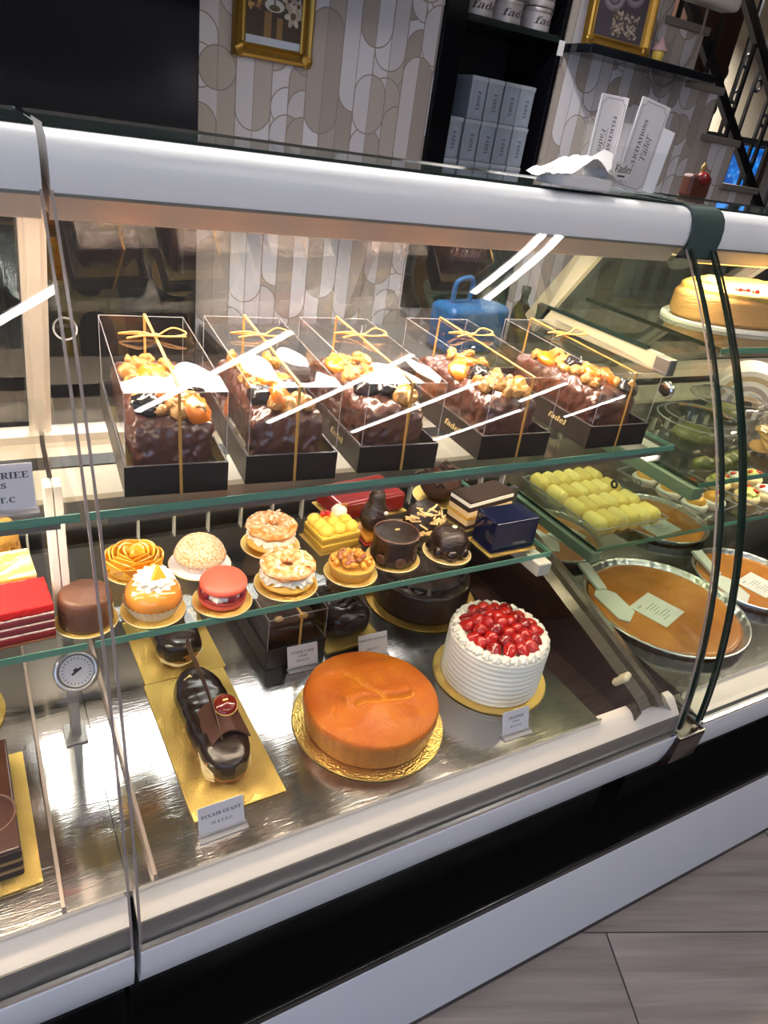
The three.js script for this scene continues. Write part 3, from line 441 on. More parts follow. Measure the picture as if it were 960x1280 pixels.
const mid = displayCase(JX + 0.004, 1.062, { label: 'curved glass pastry case holding the ribboned cake boxes and strawberry cake', deck: DECK, decks: [[0.0885, 0.1165, channelSteel, 'channel_plate'], [0.121, 0.872, steel, 'deck']], deckEnd: 0.872, posts: [[0.072, 0.104]], doors: [[0.10, 0.60, 0], [0.59, 1.05, 1]], lamp: [0.14, 0.98], edges: [[JX + 0.0035, JX + 0.0065, edgePale], [1.0605, 1.0617, edgePale]], shelves: [[SH1, -0.733, -1.08, 0.0925, 1.05, true], [SH2, -0.756, -1.05, 0.0925, 0.852]] });
for (const x of [0.0158, 0.1187]) mesh('deck_divider', span(x - 0.0025, x + 0.0025, E + DECK - 0.01, E + DECK + 0.016, -1.085, -0.5575, 0.001), M({ lin: [0.34, 0.27, 0.24], roughness: 0.25, metalness: 0.4 }), x < 0.05 ? leftCase : mid);
mesh('support_post', [span(0.056, 0.0655, E + SH2 + 0.001, E + SH1 - 0.010, -0.845, -0.820, 0.002), span(0.0665, 0.076, E + SH2 + 0.001, E + SH1 - 0.010, -0.845, -0.820, 0.002)], cream, leftCase);
mesh('support_leg', [span(0.061, 0.075, E + DECK, E + SH2 - 0.010, -0.842, -0.826, 0.002), span(0.052, 0.082, E + DECK, E + DECK + 0.004, -0.855, -0.812, 0.001)], steelDull, leftCase);
for (const [x, y] of [[0.825, SH2], [0.50, SH2], [0.52, SH1], [1.02, SH1]]) if (x > 0.7) mesh('shelf_bracket', span(x - 0.014, x + 0.016, E + y - 0.034, E + y - 0.0085, -1.08, y === SH1 ? -0.74 : -0.735, 0.003), M({ lin: [0.42, 0.42, 0.36], roughness: 0.45 }), mid);
// end cheek of dark brown plastic with a metal capping
mesh('end_cheek', (() => { const P = [[-0.556, -0.92], [-0.541, -0.845], [-0.56, -0.829], [-0.70, -0.790], [-0.889, -0.741], [-1.085, -0.70], [-1.085, -0.92]]; return profileX(P, 0.95, 0.955); })(), brownPlastic, mid);
mesh('cheek_floor', span(0.872, 0.95, E - 0.885, E - 0.875, -1.085, -0.558), brownPlastic, mid);
mesh('cheek_cap', (() => { const P = [[-0.541, -0.840], [-0.56, -0.827], [-0.70, -0.788], [-0.889, -0.739], [-1.085, -0.698]]; const pos = [], idx = []; P.forEach(([z, y]) => { pos.push(0.95, y + E, z, 0.975, y + E + 0.004, z, 1.0, y + E - 0.006, z, 1.012, y + E - 0.004, z, 1.071, y + E - 0.05, z); }); for (let i = 0; i < P.length - 1; i++) for (let j = 0; j < 4; j++) { const a = i * 5 + j; idx.push(a, a + 1, a + 5, a + 1, a + 6, a + 5); } return toCreasedNormals(built(pos, null, idx), 0.2); })(), M({ lin: [0.045, 0.038, 0.030], metalness: 0.4, roughness: 0.22 }), mid);
mesh('latch', rb(0.020, 0.040, 0.012, 0.005, 0, 0, 0), M({ lin: [0.62, 0.54, 0.36], roughness: 0.3 }), mid, [0.952, E - 0.815, -0.60]).rotation.set(0.6, 0.5, 0);
// end panes: flat glass following the bent front
function endPane(name, x, th, m, parent, edgeM) {
  const P = []; for (let i = 0; i <= 30; i++) { const y = -0.11 - 0.81 * i / 30; P.push([gz(y) - 0.003, y]); } P.push([REAR.z1 + 0.14, -0.92], [REAR.z1 + 0.14, -0.60], [REAR.z1, REAR.y1], [REAR.z0, REAR.y0]);
  const s = new THREE.ShapeGeometry(new THREE.Shape(P.map(([z, y]) => V2(-z, y + E)))); s.rotateY(Math.PI / 2); s.translate(x, 0, 0);
  const p = mesh(name, s, m, parent); mesh('pane_edge', edgeStrip(x - th / 2, x + th / 2, 0.007), edgeM, p); return p;
}
const ep = endPane('end_pane', 1.074, 0.006, paneEnd, mid, edgeDark);
mesh('end_frame', [bar([1.066, E - 0.305, -1.17], [1.066, E - 0.305, -0.83], 0.012, 0.030), bar([1.066, E - 0.14, -1.045], [1.066, E - 0.335, -1.185], 0.012, 0.045)], M({ lin: [0.42, 0.40, 0.27], roughness: 0.5 }), ep);
mesh('end_gasket', [bar([1.062, E - 0.288, -1.16], [1.062, E - 0.288, -0.86], 0.010, 0.006)], edgeDark, ep);
mesh('frame_foot', rb(0.02, 0.03, 0.035, 0.003, 1.062, E - 0.305, -0.815), greyChannel, ep);
mesh('end_knob', put(lathe([[0, 0.008], [0.012, 0.008], [0.016, 0.004], [0.016, 0], [0, 0]], 24), 1.070, E - 0.345, -0.80, 0, 0, Math.PI / 2), chrome, ep);
mesh('shelf_peg', put(new THREE.TorusGeometry(0.0065, 0.0024, 8, 20), 1.0705, E - 0.557, -0.844, Math.PI / 2), blackPlastic, ep);
const RD = -0.90, RS2 = -0.748, RS1 = -0.50, RS0 = -0.262, MIDREAR = REAR;
const rightCase = displayCase(1.136, LX1, { label: 'curved glass pastry case holding the foil pans of amber pie', deck: RD, rearGlass: paneRearDarkened, deckZ: -0.585, back: 0.22, rear: { y0: -0.135, z0: -1.06, y1: -0.535, z1: -1.448 }, decks: [[1.14, LX1, steel, 'deck']], posts: [[1.62, 1.66], [2.6, 2.64]], postMat: M({ lin: [0.30, 0.28, 0.24], roughness: 0.5 }), doors: [[1.15, 2.0, 0], [1.98, 2.9, 1]], lamp: [1.18, 2.6], edges: [[1.136, 1.139, edgeDark]], shelves: [[RS0, -0.775, -1.12, 1.142, 2.8], [RS1, -0.72, -1.22, 1.14, 2.8], [RS2, -0.89, -1.24, 1.14, 2.8]] });
const ep2 = endPane('end_pane', 1.126, 0.006, paneEnd, rightCase, edgeDark);
mesh('shelf_peg', put(new THREE.TorusGeometry(0.0055, 0.0022, 8, 20), 1.128, E - 0.555, -0.835, Math.PI / 2), greyChannel, ep2);
for (const [y, zf] of [[RS2, -0.885], [RS1, -0.715]]) mesh('shelf_bracket', span(1.128, 1.158, E + y - 0.034, E + y - 0.008, -1.20, zf, 0.003), M({ lin: [0.20, 0.27, 0.22], roughness: 0.35 }), rightCase);
// joint piece between the two cases
{
  const j = thing('joint_cover', 'dark green glass joint piece with brown foot between two display cases', 'joint cover', [0, 0, 0]);
  const P = [[-0.862, -0.128], [-0.850, -0.126], [-0.846, -0.098], [-0.847, -0.080], [-0.852, -0.065], [-0.860, -0.0555], [-0.871, -0.0505], [-0.885, -0.0485], [-1.08, -0.0485]], Q = P.map(([z, y]) => [z - 0.004, y - 0.005]).reverse();
  mesh('cover', profileX([...P, ...Q], 1.060, 1.138), M({ lin: [0.05, 0.075, 0.068], roughness: 0.12, name: 'dark green glass' }), j);
  mesh('foot', profileX([[-0.60, -0.925], [-0.516, -0.925], [-0.512, -0.93], [-0.514, -0.99], [-0.525, -1.01], [-0.545, -1.023], [-0.60, -1.025]], 1.0625, 1.1355), brownPlastic, j);
  mesh('foot_rim', [span(1.0625, 1.1355, E - 0.925, E - 0.922, -0.5145, -0.512), span(1.0625, 1.065, E - 0.925, E - 0.922, -0.60, -0.512), span(1.133, 1.1355, E - 0.925, E - 0.922, -0.60, -0.512)], edgePale, j);
  mesh('infill', span(1.064, 1.134, E - 1.02, E - 0.93, -1.2, -0.60), brownPlastic, j);
}
// thermometer on the support post
{
  const t = thing('thermometer', 'round dial thermometer in a clear clip on the shelf support post', 'thermometer', [0.0725, E - 0.704, -0.806]); t.rotation.set(-0.5, 0, 0);
  mesh('housing', lathe([[0, 0], [0.026, 0], [0.029, 0.003], [0.029, 0.009], [0.026, 0.012], [0.023, 0.011], [0.0225, 0.007]], 40).rotateX(Math.PI / 2), M({ lin: [0.62, 0.60, 0.58], metalness: 0.7, roughness: 0.2 }), t);
  const face = canvasTex(128, 128, (c, w, h) => { c.fillStyle = '#d9d2cf'; c.fillRect(0, 0, w, h); c.save(); c.translate(64, 64); c.rotate(-0.55); c.fillStyle = '#3a2020'; c.fillRect(-22, -4, 44, 9); c.fillRect(-8, -12, 16, 9); c.fillStyle = '#6a5a58'; for (let k = 0; k < 24; k++) { c.rotate(Math.PI / 12); c.fillRect(48, -1.5, 8, 3); } c.restore(); });
  mesh('dial', new THREE.CircleGeometry(0.0215, 36).translate(0, 0, 0.0085), printed(face, 0.4), t);
  mesh('clip', [bx(0.050, 0.012, 0.003, 0, -0.030, 0.003), bx(0.056, 0.003, 0.026, 0, -0.036, 0.012), bx(0.02, 0.018, 0.003, -0.002, 0.036, 0.0)], panePlastic, t);
}

// ================================================================ FRUIT CAKES IN CLEAR RIBBONED BOXES (upper shelf)
const cakeTop = M({ lin: [0.095, 0.036, 0.024], roughness: 0.30, clearcoat: 0.7, clearcoatRoughness: 0.12, bumpMap: rep(fineTex, 2), bumpScale: 0.006, name: 'fruit cake crust' });
const nutBits = M({ lin: [0.48, 0.24, 0.06], roughness: 0.4, clearcoat: 0.3, name: 'chopped nuts' });
const boxBlack = M({ lin: [0.020, 0.014, 0.012], roughness: 0.35, name: 'black card' });
const apricotG = [1, 2, 3].map((s) => bumpy(ball(0.026, 1, 0.42, 0.78, 20, 14), 0.004, 60, s * 3)), pruneG = [1, 2].map((s) => bumpy(ball(0.023, 1.1, 0.6, 0.8, 18, 12), 0.0045, 110, s * 5)), walnutG = [1, 2, 3].map((s) => bumpy(ball(0.015, 1.15, 0.6, 0.9, 18, 12), 0.0046, 190, s * 7));
function fruitCake(x, z, turn, label, fruits, seed) {
  const r = rng(seed), W = 0.096, D = 0.232, H = 0.072, c = thing('fruit_cake', label, 'cake', [x, E + SH1 + 0.004, z], turn, 'fruit cakes in clear boxes');
  mesh('cake_board', rb(0.104, 0.002, 0.255, 0.0008, 0, 0.001, 0), gold, c);
  const g = roundGrid(W, H, D, 0.016, 0.0032); { const p = g.attributes.position; for (let i = 0; i < p.count; i++) { const k = p.getY(i) / H + 0.5, e = Math.max(0, 1 - Math.pow(Math.abs(p.getZ(i)) / (D / 2), 4)); p.setX(i, p.getX(i) * (0.88 + 0.16 * k)); p.setY(i, p.getY(i) + (k > 0.6 ? 0.012 * e * Math.cos(p.getX(i) / W * 2.6) : 0)); } g.computeVertexNormals(); }
  mesh('loaf', bumpy(g, 0.0045, 62, seed, 4).translate(0, H / 2 + 0.0025, 0), cakeTop, c);
  const topY = H + 0.011;
  for (const [kind, fx, fz, ry, tilt] of fruits) {
    const y = topY + (kind === 'walnut' ? 0.006 : 0.007) - Math.abs(fx) * 0.22, nm = kind === 'apricot' ? 'apricot' : kind === 'prune' ? 'prune' : 'walnut';
    const o = mesh(nm, (kind === 'apricot' ? apricotG : kind === 'prune' ? pruneG : walnutG)[Math.floor(r() * (kind === 'prune' ? 2 : 3))], kind === 'apricot' ? apricot : kind === 'prune' ? prune : walnut, c, [fx, y, fz]); o.rotation.set(tilt ?? (r() - 0.5) * 0.6, ry ?? r() * 6, (r() - 0.5) * 0.5, 'YXZ');
  }
  for (let k = 0; k < 34; k++) { const o = mesh('nut_piece', walnutG[k % 3], nutBits, c, [(r() - 0.5) * 0.066, topY + 0.001 + r() * 0.004, -0.09 + r() * 0.195]); o.scale.setScalar(0.5 + 0.35 * r()); o.rotation.set(r() * 6, r() * 6, r() * 6); }
  return c;
}
const lidLogoTex = canvasTex(256, 160, (c, w, h) => { c.fillStyle = '#2a211c'; c.fillRect(0, 0, w, h); c.fillStyle = '#cdb87c'; c.font = 'italic bold 84px serif'; c.textAlign = 'center'; c.fillText('fadel', w / 2, 104); });
function cakeBox(x, z, turn, W, D, label, seed, logo) {
  const r = rng(seed), H = 0.130, B = 0.038, b = thing('cake_box', label, 'cake box', [x, E + SH1 + 0.0005, z], turn, 'clear cake boxes with gold ribbon');
  const w = W / 2, d = D / 2;
  const base = mesh('base_tray', [span(-w, w, 0, 0.002, -d, d), span(-w, w, 0, B, d - 0.0015, d), span(-w, w, 0, B, -d, -d + 0.0015), span(-w, -w + 0.0015, 0, B, -d, d), span(w - 0.0015, w, 0, B, -d, d)], boxBlack, b);
  // lid: clear sheets with a softly warped top
  const wi = w - 0.0025, di = d - 0.0025, y0 = 0.004, nx = 14, nz = 26, pos = [], uv = [], idx = [];
  for (let i = 0; i <= nz; i++) for (let j = 0; j <= nx; j++) {
    const u = j / nx * 2 - 1, v = i / nz * 2 - 1, e = (1 - u * u) * (1 - v * v);
    const k = Math.max(0, v + 0.05) / 1.05, sag = -0.0072 * (k < 0.3 ? k * k / 0.6 : k - 0.15) / 0.85 + 0.0017 * e * Math.sin(v * 5.2 + u * 2.1 + seed) + 0.0013 * e * Math.sin(u * 5 - v * 3 + seed * 1.7);
    pos.push(u * wi, H + 0.003 + sag, v * di); uv.push(j / nx, i / nz);
  }
  for (let i = 0; i < nz; i++) for (let j = 0; j < nx; j++) { const a = i * (nx + 1) + j; idx.push(a, a + nx + 1, a + 1, a + 1, a + nx + 1, a + nx + 2); }
  const lid = mesh('lid_top', built(pos, uv, idx), panePlastic, b);
  const hf = H - 0.0042, hb = H + 0.003;
  for (const P of [[[-wi, y0, di], [wi, y0, di], [wi, hf, di], [-wi, hf, di]], [[-wi, y0, -di], [wi, y0, -di], [wi, hb, -di], [-wi, hb, -di]], [[-wi, y0, -di], [-wi, y0, di], [-wi, hf, di], [-wi, hb, -di]], [[wi, y0, -di], [wi, y0, di], [wi, hf, di], [wi, hb, -di]]]) mesh('lid_side', quad(...P), panePlastic, b);
  const e = 0.0007, ed = [];
  for (const sx of [-1, 1]) { ed.push(bar([sx * wi, hf, di], [sx * wi, hb, -di], e, e)); for (const [sz, h] of [[-1, hb], [1, hf]]) ed.push(bar([sx * wi, B, sz * di], [sx * wi, h, sz * di], e, e)); }
  ed.push(bar([-wi, hf, di], [wi, hf, di], e, e), bar([-wi, hb, -di], [wi, hb, -di], e, e), bar([-wi, B, di], [wi, B, di], e, e)); for (const sx of [-1, 1]) ed.push(bar([sx * wi, B + 0.001, di], [sx * wi, B + 0.001, -di], e, e));
  mesh('lid_fold', ed, plasticEdge, b);
  // gold raffia round the box lengthwise, with a bow
  const rx = (r() - 0.5) * 0.01 + 0.004, tw = 0.0034, ribbon = (z1, z2, ya, yb) => quad([rx - tw / 2, ya, z1], [rx + tw / 2, ya, z1], [rx + tw / 2, yb, z2], [rx - tw / 2, yb, z2]);
  mesh('ribbon', [bar([rx, hf + 0.0018, d + 0.001], [rx, hb + 0.0024, -d - 0.001], tw, 0.0012), bar([rx, 0.001, d + 0.0012], [rx - 0.003, hf + 0.0022, d + 0.0012], tw, 0.0012), bar([rx, 0.001, -d - 0.0012], [rx, hb + 0.0022, -d - 0.0012], tw, 0.0012)], raffia, b);
  const zb = -0.035, yb = hb + 0.0035, bow = mesh('bow', [tube([[rx, yb, zb], [rx + 0.022, yb + 0.009, zb - 0.008], [rx + 0.038, yb + 0.005, zb + 0.002], [rx + 0.024, yb + 0.002, zb + 0.006], [rx, yb, zb]], 0.0011, 24, 5), tube([[rx, yb, zb], [rx - 0.022, yb + 0.006, zb + 0.004], [rx - 0.046, yb + 0.003, zb + 0.001], [rx - 0.026, yb + 0.001, zb - 0.006], [rx, yb, zb]], 0.0015, 24, 5), tube([[rx, yb, zb], [rx + 0.014, yb + 0.003, zb + 0.012], [rx + 0.036, yb + 0.003, zb + 0.010]], 0.0011, 14, 5), tube([[rx, yb, zb], [rx - 0.014, yb + 0.003, zb + 0.008], [rx - 0.038, yb + 0.001, zb + 0.014]], 0.0014, 14, 5), ball(0.0034, 1.2, 0.8, 1, 10, 8).translate(rx, yb + 0.001, zb)].map((g) => { g.deleteAttribute('uv'); return g; }), raffia, b);
  if (logo) mesh('lid_logo', put(new THREE.PlaneGeometry(0.055, 0.024), -w - 0.0006, B - 0.018, 0.06, -Math.PI / 2), printed(lidLogoTex, 0.4), base);
  return b;
}
const FR = [
  [['prune', -0.022, 0.080, 0.4], ['walnut', 0.006, 0.082], ['apricot', 0.030, 0.092, 0.9, 0.85], ['apricot', 0.004, 0.060, 0.2], ['walnut', 0.012, 0.098], ['apricot', -0.010, -0.010, 1.0], ['prune', 0.025, 0.03], ['walnut', -0.018, 0.03]],
  [['apricot', -0.005, 0.085, 1.2, 0.95], ['walnut', 0.024, 0.088], ['prune', 0.018, 0.055, 0.3], ['walnut', -0.020, 0.045], ['apricot', 0.004, 0.03, 0.2], ['walnut', -0.025, 0.0], ['walnut', -0.018, -0.04], ['prune', -0.024, 0.065]],
  [['prune', -0.018, 0.055, 0.2], ['prune', 0.002, 0.062, 1.2], ['apricot', 0.028, 0.070, 0.9, 0.6], ['apricot', -0.024, -0.045, 0.4, 0.4], ['walnut', -0.016, -0.01], ['walnut', 0.0, 0.02], ['apricot', 0.016, 0.01], ['walnut', 0.02, 0.04]],
  [['apricot', -0.028, 0.000, 0.2, 0.5], ['prune', -0.010, 0.020, 1.3], ['apricot', 0.0, -0.02, 0.5], ['walnut', 0.008, 0.045], ['walnut', -0.006, 0.07], ['apricot', 0.034, 0.078, 1.0, 0.9], ['walnut', 0.02, 0.03], ['walnut', 0.018, 0.075]],
  [['apricot', -0.026, -0.045, 0.3, 0.4], ['walnut', -0.006, -0.03], ['prune', 0.006, -0.01], ['walnut', 0.014, 0.01], ['apricot', 0.006, 0.045, 0.1, 0.3], ['apricot', 0.026, 0.060, 1.4, 0.7], ['prune', 0.036, 0.092, 0.9], ['walnut', -0.012, 0.02]],
];
// centre x, centre z, turn, width, depth
const BOXES = [[0.206, -0.894, -0.078, 0.119, 0.285], [0.352, -0.894, -0.086, 0.120, 0.285], [0.506, -0.892, -0.070, 0.120, 0.285], [0.709, -0.893, -0.055, 0.126, 0.285], [0.925, -0.893, -0.035, 0.128, 0.285]];
const boxWords = ['clear ribboned cake box with black base standing beside the steel door post', 'clear ribboned cake box whose cake shows one broad apricot in front', 'clear ribboned cake box whose cake has two prunes beside an apricot', 'clear ribboned cake box with a gold logo before the blue bag', 'clear ribboned cake box with black base at the open end of the glass shelf'];
const cakeWords = ['fruit loaf with a long tilted apricot and prune inside the box by the door post', 'fruit loaf with one broad upright apricot and walnuts inside a clear box', 'fruit loaf with two prunes and a pointed apricot inside a clear box', 'fruit loaf heaped with walnuts between two yellow apricots inside a clear box', 'fruit loaf with bent apricot strips and a black prune at its end'];
BOXES.forEach(([x, z, t, w, d], i) => { cakeBox(x, z, t, w, d, boxWords[i], 11 + i * 3, i >= 2); fruitCake(x, z + 0.004, t, cakeWords[i], FR[i], 40 + i); });

// ================================================================ PASTRIES ON THE MIDDLE GLASS SHELF
const Y2 = E + SH2 + 0.0005;
function board(p, r, m = gold) { const b = mesh('cake_board', lathe([[0, 0], [r - 0.001, 0], [r, 0.0008], [r, 0.0020], [r - 0.001, 0.0026], [0, 0.0026]], 44), m, p); mesh('board_rim', new THREE.TorusGeometry(r - 0.0006, 0.0011, 6, 48).rotateX(Math.PI / 2).translate(0, 0.0016, 0), goldEdge, b); return b; }
const TB = 0.0028;
function fluted(r0, r1, h, n, depth, m, p, y = TB) {                       // pleated paper cup
  const pos = [], idx = [], N = n * 4; for (let i = 0; i <= 4; i++) for (let k = 0; k <= N; k++) { const a = k / N * Math.PI * 2, t = i / 4, rr = r0 + (r1 - r0) * t + depth * Math.cos(a * n) * (0.4 + 0.6 * t); pos.push(Math.cos(a) * rr, h * t, Math.sin(a) * rr); }
  for (let i = 0; i < 4; i++) for (let k = 0; k < N; k++) { const a = i * (N + 1) + k; idx.push(a, a + N + 1, a + 1, a + 1, a + N + 1, a + N + 2); }
  return mesh('paper_cup', built(pos, null, idx), m, p, [0, y, 0]);
}
function rosette(r, h, n, twist = 1.2, seg = 72) {                        // piped cream with ridges
  const pos = [], idx = [], L = 16; for (let i = 0; i <= L; i++) for (let k = 0; k <= seg; k++) { const t = i / L, a = k / seg * Math.PI * 2, prof = Math.pow(Math.sin(Math.min(1, (1 - t) * 1.04) * Math.PI / 2), 0.75) * (1 - 0.12 * Math.sin(t * 9)), rr = r * prof * (1 + 0.095 * Math.cos(n * a + twist * t * 5)); pos.push(Math.cos(a) * rr, h * t, Math.sin(a) * rr); }
  for (let i = 0; i < L; i++) for (let k = 0; k < seg; k++) { const a = i * (seg + 1) + k; idx.push(a, a + seg + 1, a + 1, a + 1, a + seg + 1, a + seg + 2); } return built(pos, null, idx);
}
{ // plain chocolate cylinder
  const p = thing('chocolate_mousse_cake', 'plain brown chocolate cylinder cake on a gold disc by the support post', 'pastry', [0.090, Y2, -0.800]); board(p, 0.039);
  mesh('cake', bumpy(lathe([[0, 0], [0.0325, 0], [0.0335, 0.003], [0.0330, 0.022], [0.0325, 0.037], [0.0300, 0.0425], [0.0255, 0.0445], [0, 0.0450]], 56), 0.0006, 60), chocMilk, p, [0, TB, 0]);
  mesh('acetate_band', new THREE.CylinderGeometry(0.0337, 0.0340, 0.030, 48, 1, true).translate(0, 0.0155, 0), M({ lin: [0.93, 0.90, 0.86], transmission: 1, thickness: 0, roughness: 0.02 }), p, [0, TB, 0]);
}
{ // apple rose tart
  const p = thing('apple_rose_tart', 'golden apple rose tart of overlapping fruit slices on a gold disc', 'pastry', [0.170, Y2, -0.898]); board(p, 0.041);
  mesh('tart_base', bumpy(lathe([[0, 0], [0.036, 0], [0.0375, 0.006], [0.037, 0.013], [0.033, 0.016], [0, 0.016]], 48), 0.001, 60), M({ lin: [0.72, 0.40, 0.06], roughness: 0.35 }), p, [0, TB, 0]);
  const petal = (r, ang, h) => { const pos = [], idx = [], n = 12; for (let i = 0; i <= n; i++) { const t = i / n, a = (t - 0.5) * ang, e = Math.sqrt(Math.max(0, 1 - Math.pow(2 * t - 1, 2) * 0.92)); for (const [k, q] of [[0, 0], [1, 0], [1, 1], [0, 1]]) { const rr = r + k * 0.0026 + q * h * 0.30; pos.push(Math.cos(a) * rr, q * h * e, Math.sin(a) * rr); } } for (let i = 0; i < n; i++) for (let k = 0; k < 4; k++) { const a = i * 4 + k, b = i * 4 + (k + 1) % 4; idx.push(a, a + 4, b, b, a + 4, b + 4); } return toCreasedNormals(built(pos, null, idx), 0.9); };
  const pm = [[0.82, 0.42, 0.035], [0.86, 0.52, 0.06], [0.76, 0.30, 0.02]].map((l) => M({ lin: l, roughness: 0.22, clearcoat: 0.5, clearcoatRoughness: 0.15 })), r = rng(4);
  [[0.0335, 7, 1.5, 0.018, 0.006], [0.0275, 6, 1.7, 0.019, 0.010], [0.0210, 5, 1.9, 0.019, 0.013], [0.0145, 4, 2.1, 0.018, 0.015], [0.0080, 3, 2.6, 0.016, 0.017]].forEach(([rr, n, ang, h, y], q) => { const g = petal(rr, ang, h); for (let k = 0; k < n; k++) { const o = mesh('apple_slice', g, pm[(k + q) % 3], p, [0, TB + y + (r() - 0.5) * 0.002, 0]); o.rotation.y = k / n * Math.PI * 2 + q * 0.7; o.rotation.z = (r() - 0.5) * 0.12; } });
  mesh('centre', bumpy(ball(0.007), 0.001, 200), pm[2], p, [0, TB + 0.024, 0]);
}
{ // rum baba
  const p = thing('cream_topped_baba', 'glazed amber bun topped with whipped cream and an orange wedge in a paper cup', 'pastry', [0.174, Y2, -0.797]); board(p, 0.0425);
  fluted(0.030, 0.0385, 0.019, 30, 0.0011, M({ lin: [0.78, 0.62, 0.40], roughness: 0.5 }), p);
  mesh('bun', bumpy(lathe([[0, 0.004], [0.028, 0.004], [0.034, 0.012], [0.0375, 0.022], [0.0355, 0.033], [0.029, 0.041], [0.018, 0.045], [0, 0.046]], 56), 0.0014, 50), amberGlaze, p, [0, TB, 0]);
  mesh('cream', rosette(0.0265, 0.020, 12), creamWhite, p, [0.002, TB + 0.043, -0.001]);
  const w = mesh('orange_wedge', prism([[-0.009, 0], [0.009, 0], [0.001, 0.017]], 0.005, 0.0012), M({ lin: [0.85, 0.36, 0.03], roughness: 0.25, clearcoat: 0.4 }), p, [0.004, TB + 0.054, 0.010]); w.rotation.x = -0.55; w.rotation.y = 0.25;
}
{ // sugared dome
  const p = thing('sugar_dusted_dome', 'crackled golden dome dusted with icing sugar in a white pleated cup', 'pastry', [0.263, Y2, -0.886]); board(p, 0.046, M({ lin: [0.80, 0.76, 0.80], roughness: 0.5 }));
  fluted(0.031, 0.0385, 0.017, 34, 0.0010, paperCup, p);
  const t = dataTex(256, 128, (u, v) => { const n = fbm(u * 60, v * 26, 1, 3), k = fbm(u * 16, v * 9, 4, 3); const s = Math.max(0, Math.min(1, 0.58 + 1.5 * n + 0.5 * k)); return [0.80 * (1 - s) + 0.93 * s, 0.55 * (1 - s) + 0.88 * s, 0.30 * (1 - s) + 0.82 * s]; }, true);
  mesh('dome', bumpy(lathe([[0, 0.006], [0.033, 0.006], [0.0375, 0.013], [0.0375, 0.018], [0.034, 0.028], [0.027, 0.037], [0.017, 0.0435], [0.007, 0.046], [0, 0.0465]], 72), 0.0009, 240, 3, 2), M({ map: t, roughness: 0.8, bumpMap: t, bumpScale: 0.0012 }), p, [0, TB, 0]);
}
{ // macaron with raspberries
  const p = thing('coral_macaron', 'large coral macaron filled with cream and raspberries on a gold disc', 'pastry', [0.267, Y2, -0.789], -0.2); board(p, 0.0415);
  const coral = M({ lin: [0.78, 0.115, 0.075], roughness: 0.42 }), foot = M({ lin: [0.62, 0.055, 0.045], roughness: 0.7, bumpMap: rep(fineTex, 2), bumpScale: 0.003 });
  const shell = lathe([[0, 0.0], [0.030, 0], [0.0325, 0.0025], [0.0325, 0.006], [0.0305, 0.0095], [0.025, 0.0125], [0.013, 0.0145], [0, 0.0150]], 56);
  mesh('shell', lathe([[0, 0], [0.0285, 0], [0.0325, 0.004], [0.0330, 0.010], [0.0318, 0.012], [0, 0.012]], 56), coral, p, [0, TB, 0]);
  mesh('shell_foot', bumpy(new THREE.TorusGeometry(0.0312, 0.0024, 8, 60).rotateX(Math.PI / 2).translate(0, 0.0125, 0), 0.001, 260), foot, p, [0, TB, 0]);
  mesh('filling', bumpy(lathe([[0, 0.011], [0.027, 0.011], [0.0285, 0.018], [0.027, 0.0255], [0, 0.0255]], 40), 0.0012, 120), M({ lin: [0.78, 0.66, 0.62], roughness: 0.5 }), p, [0, TB, 0]);
  const rm = M({ lin: [0.26, 0.016, 0.03], roughness: 0.3 }), rg = bumpy(ball(0.0072, 1, 1, 1, 16, 12), 0.0012, 420);
  for (let k = 0; k < 9; k++) { const a = k / 9 * Math.PI * 2 + 0.5; if (k % 3 !== 2) mesh('raspberry', rg, rm, p, [Math.cos(a) * 0.0255, TB + 0.0185, Math.sin(a) * 0.0255]); else mesh('cream_swirl', rosette(0.0075, 0.014, 6, 0.6, 36), creamWhite, p, [Math.cos(a) * 0.0252, TB + 0.0115, Math.sin(a) * 0.0252]); }
  const top = mesh('shell', shell, coral, p, [0.001, TB + 0.0255, 0]); top.rotation.set(0.07, 0, 0.02);
}
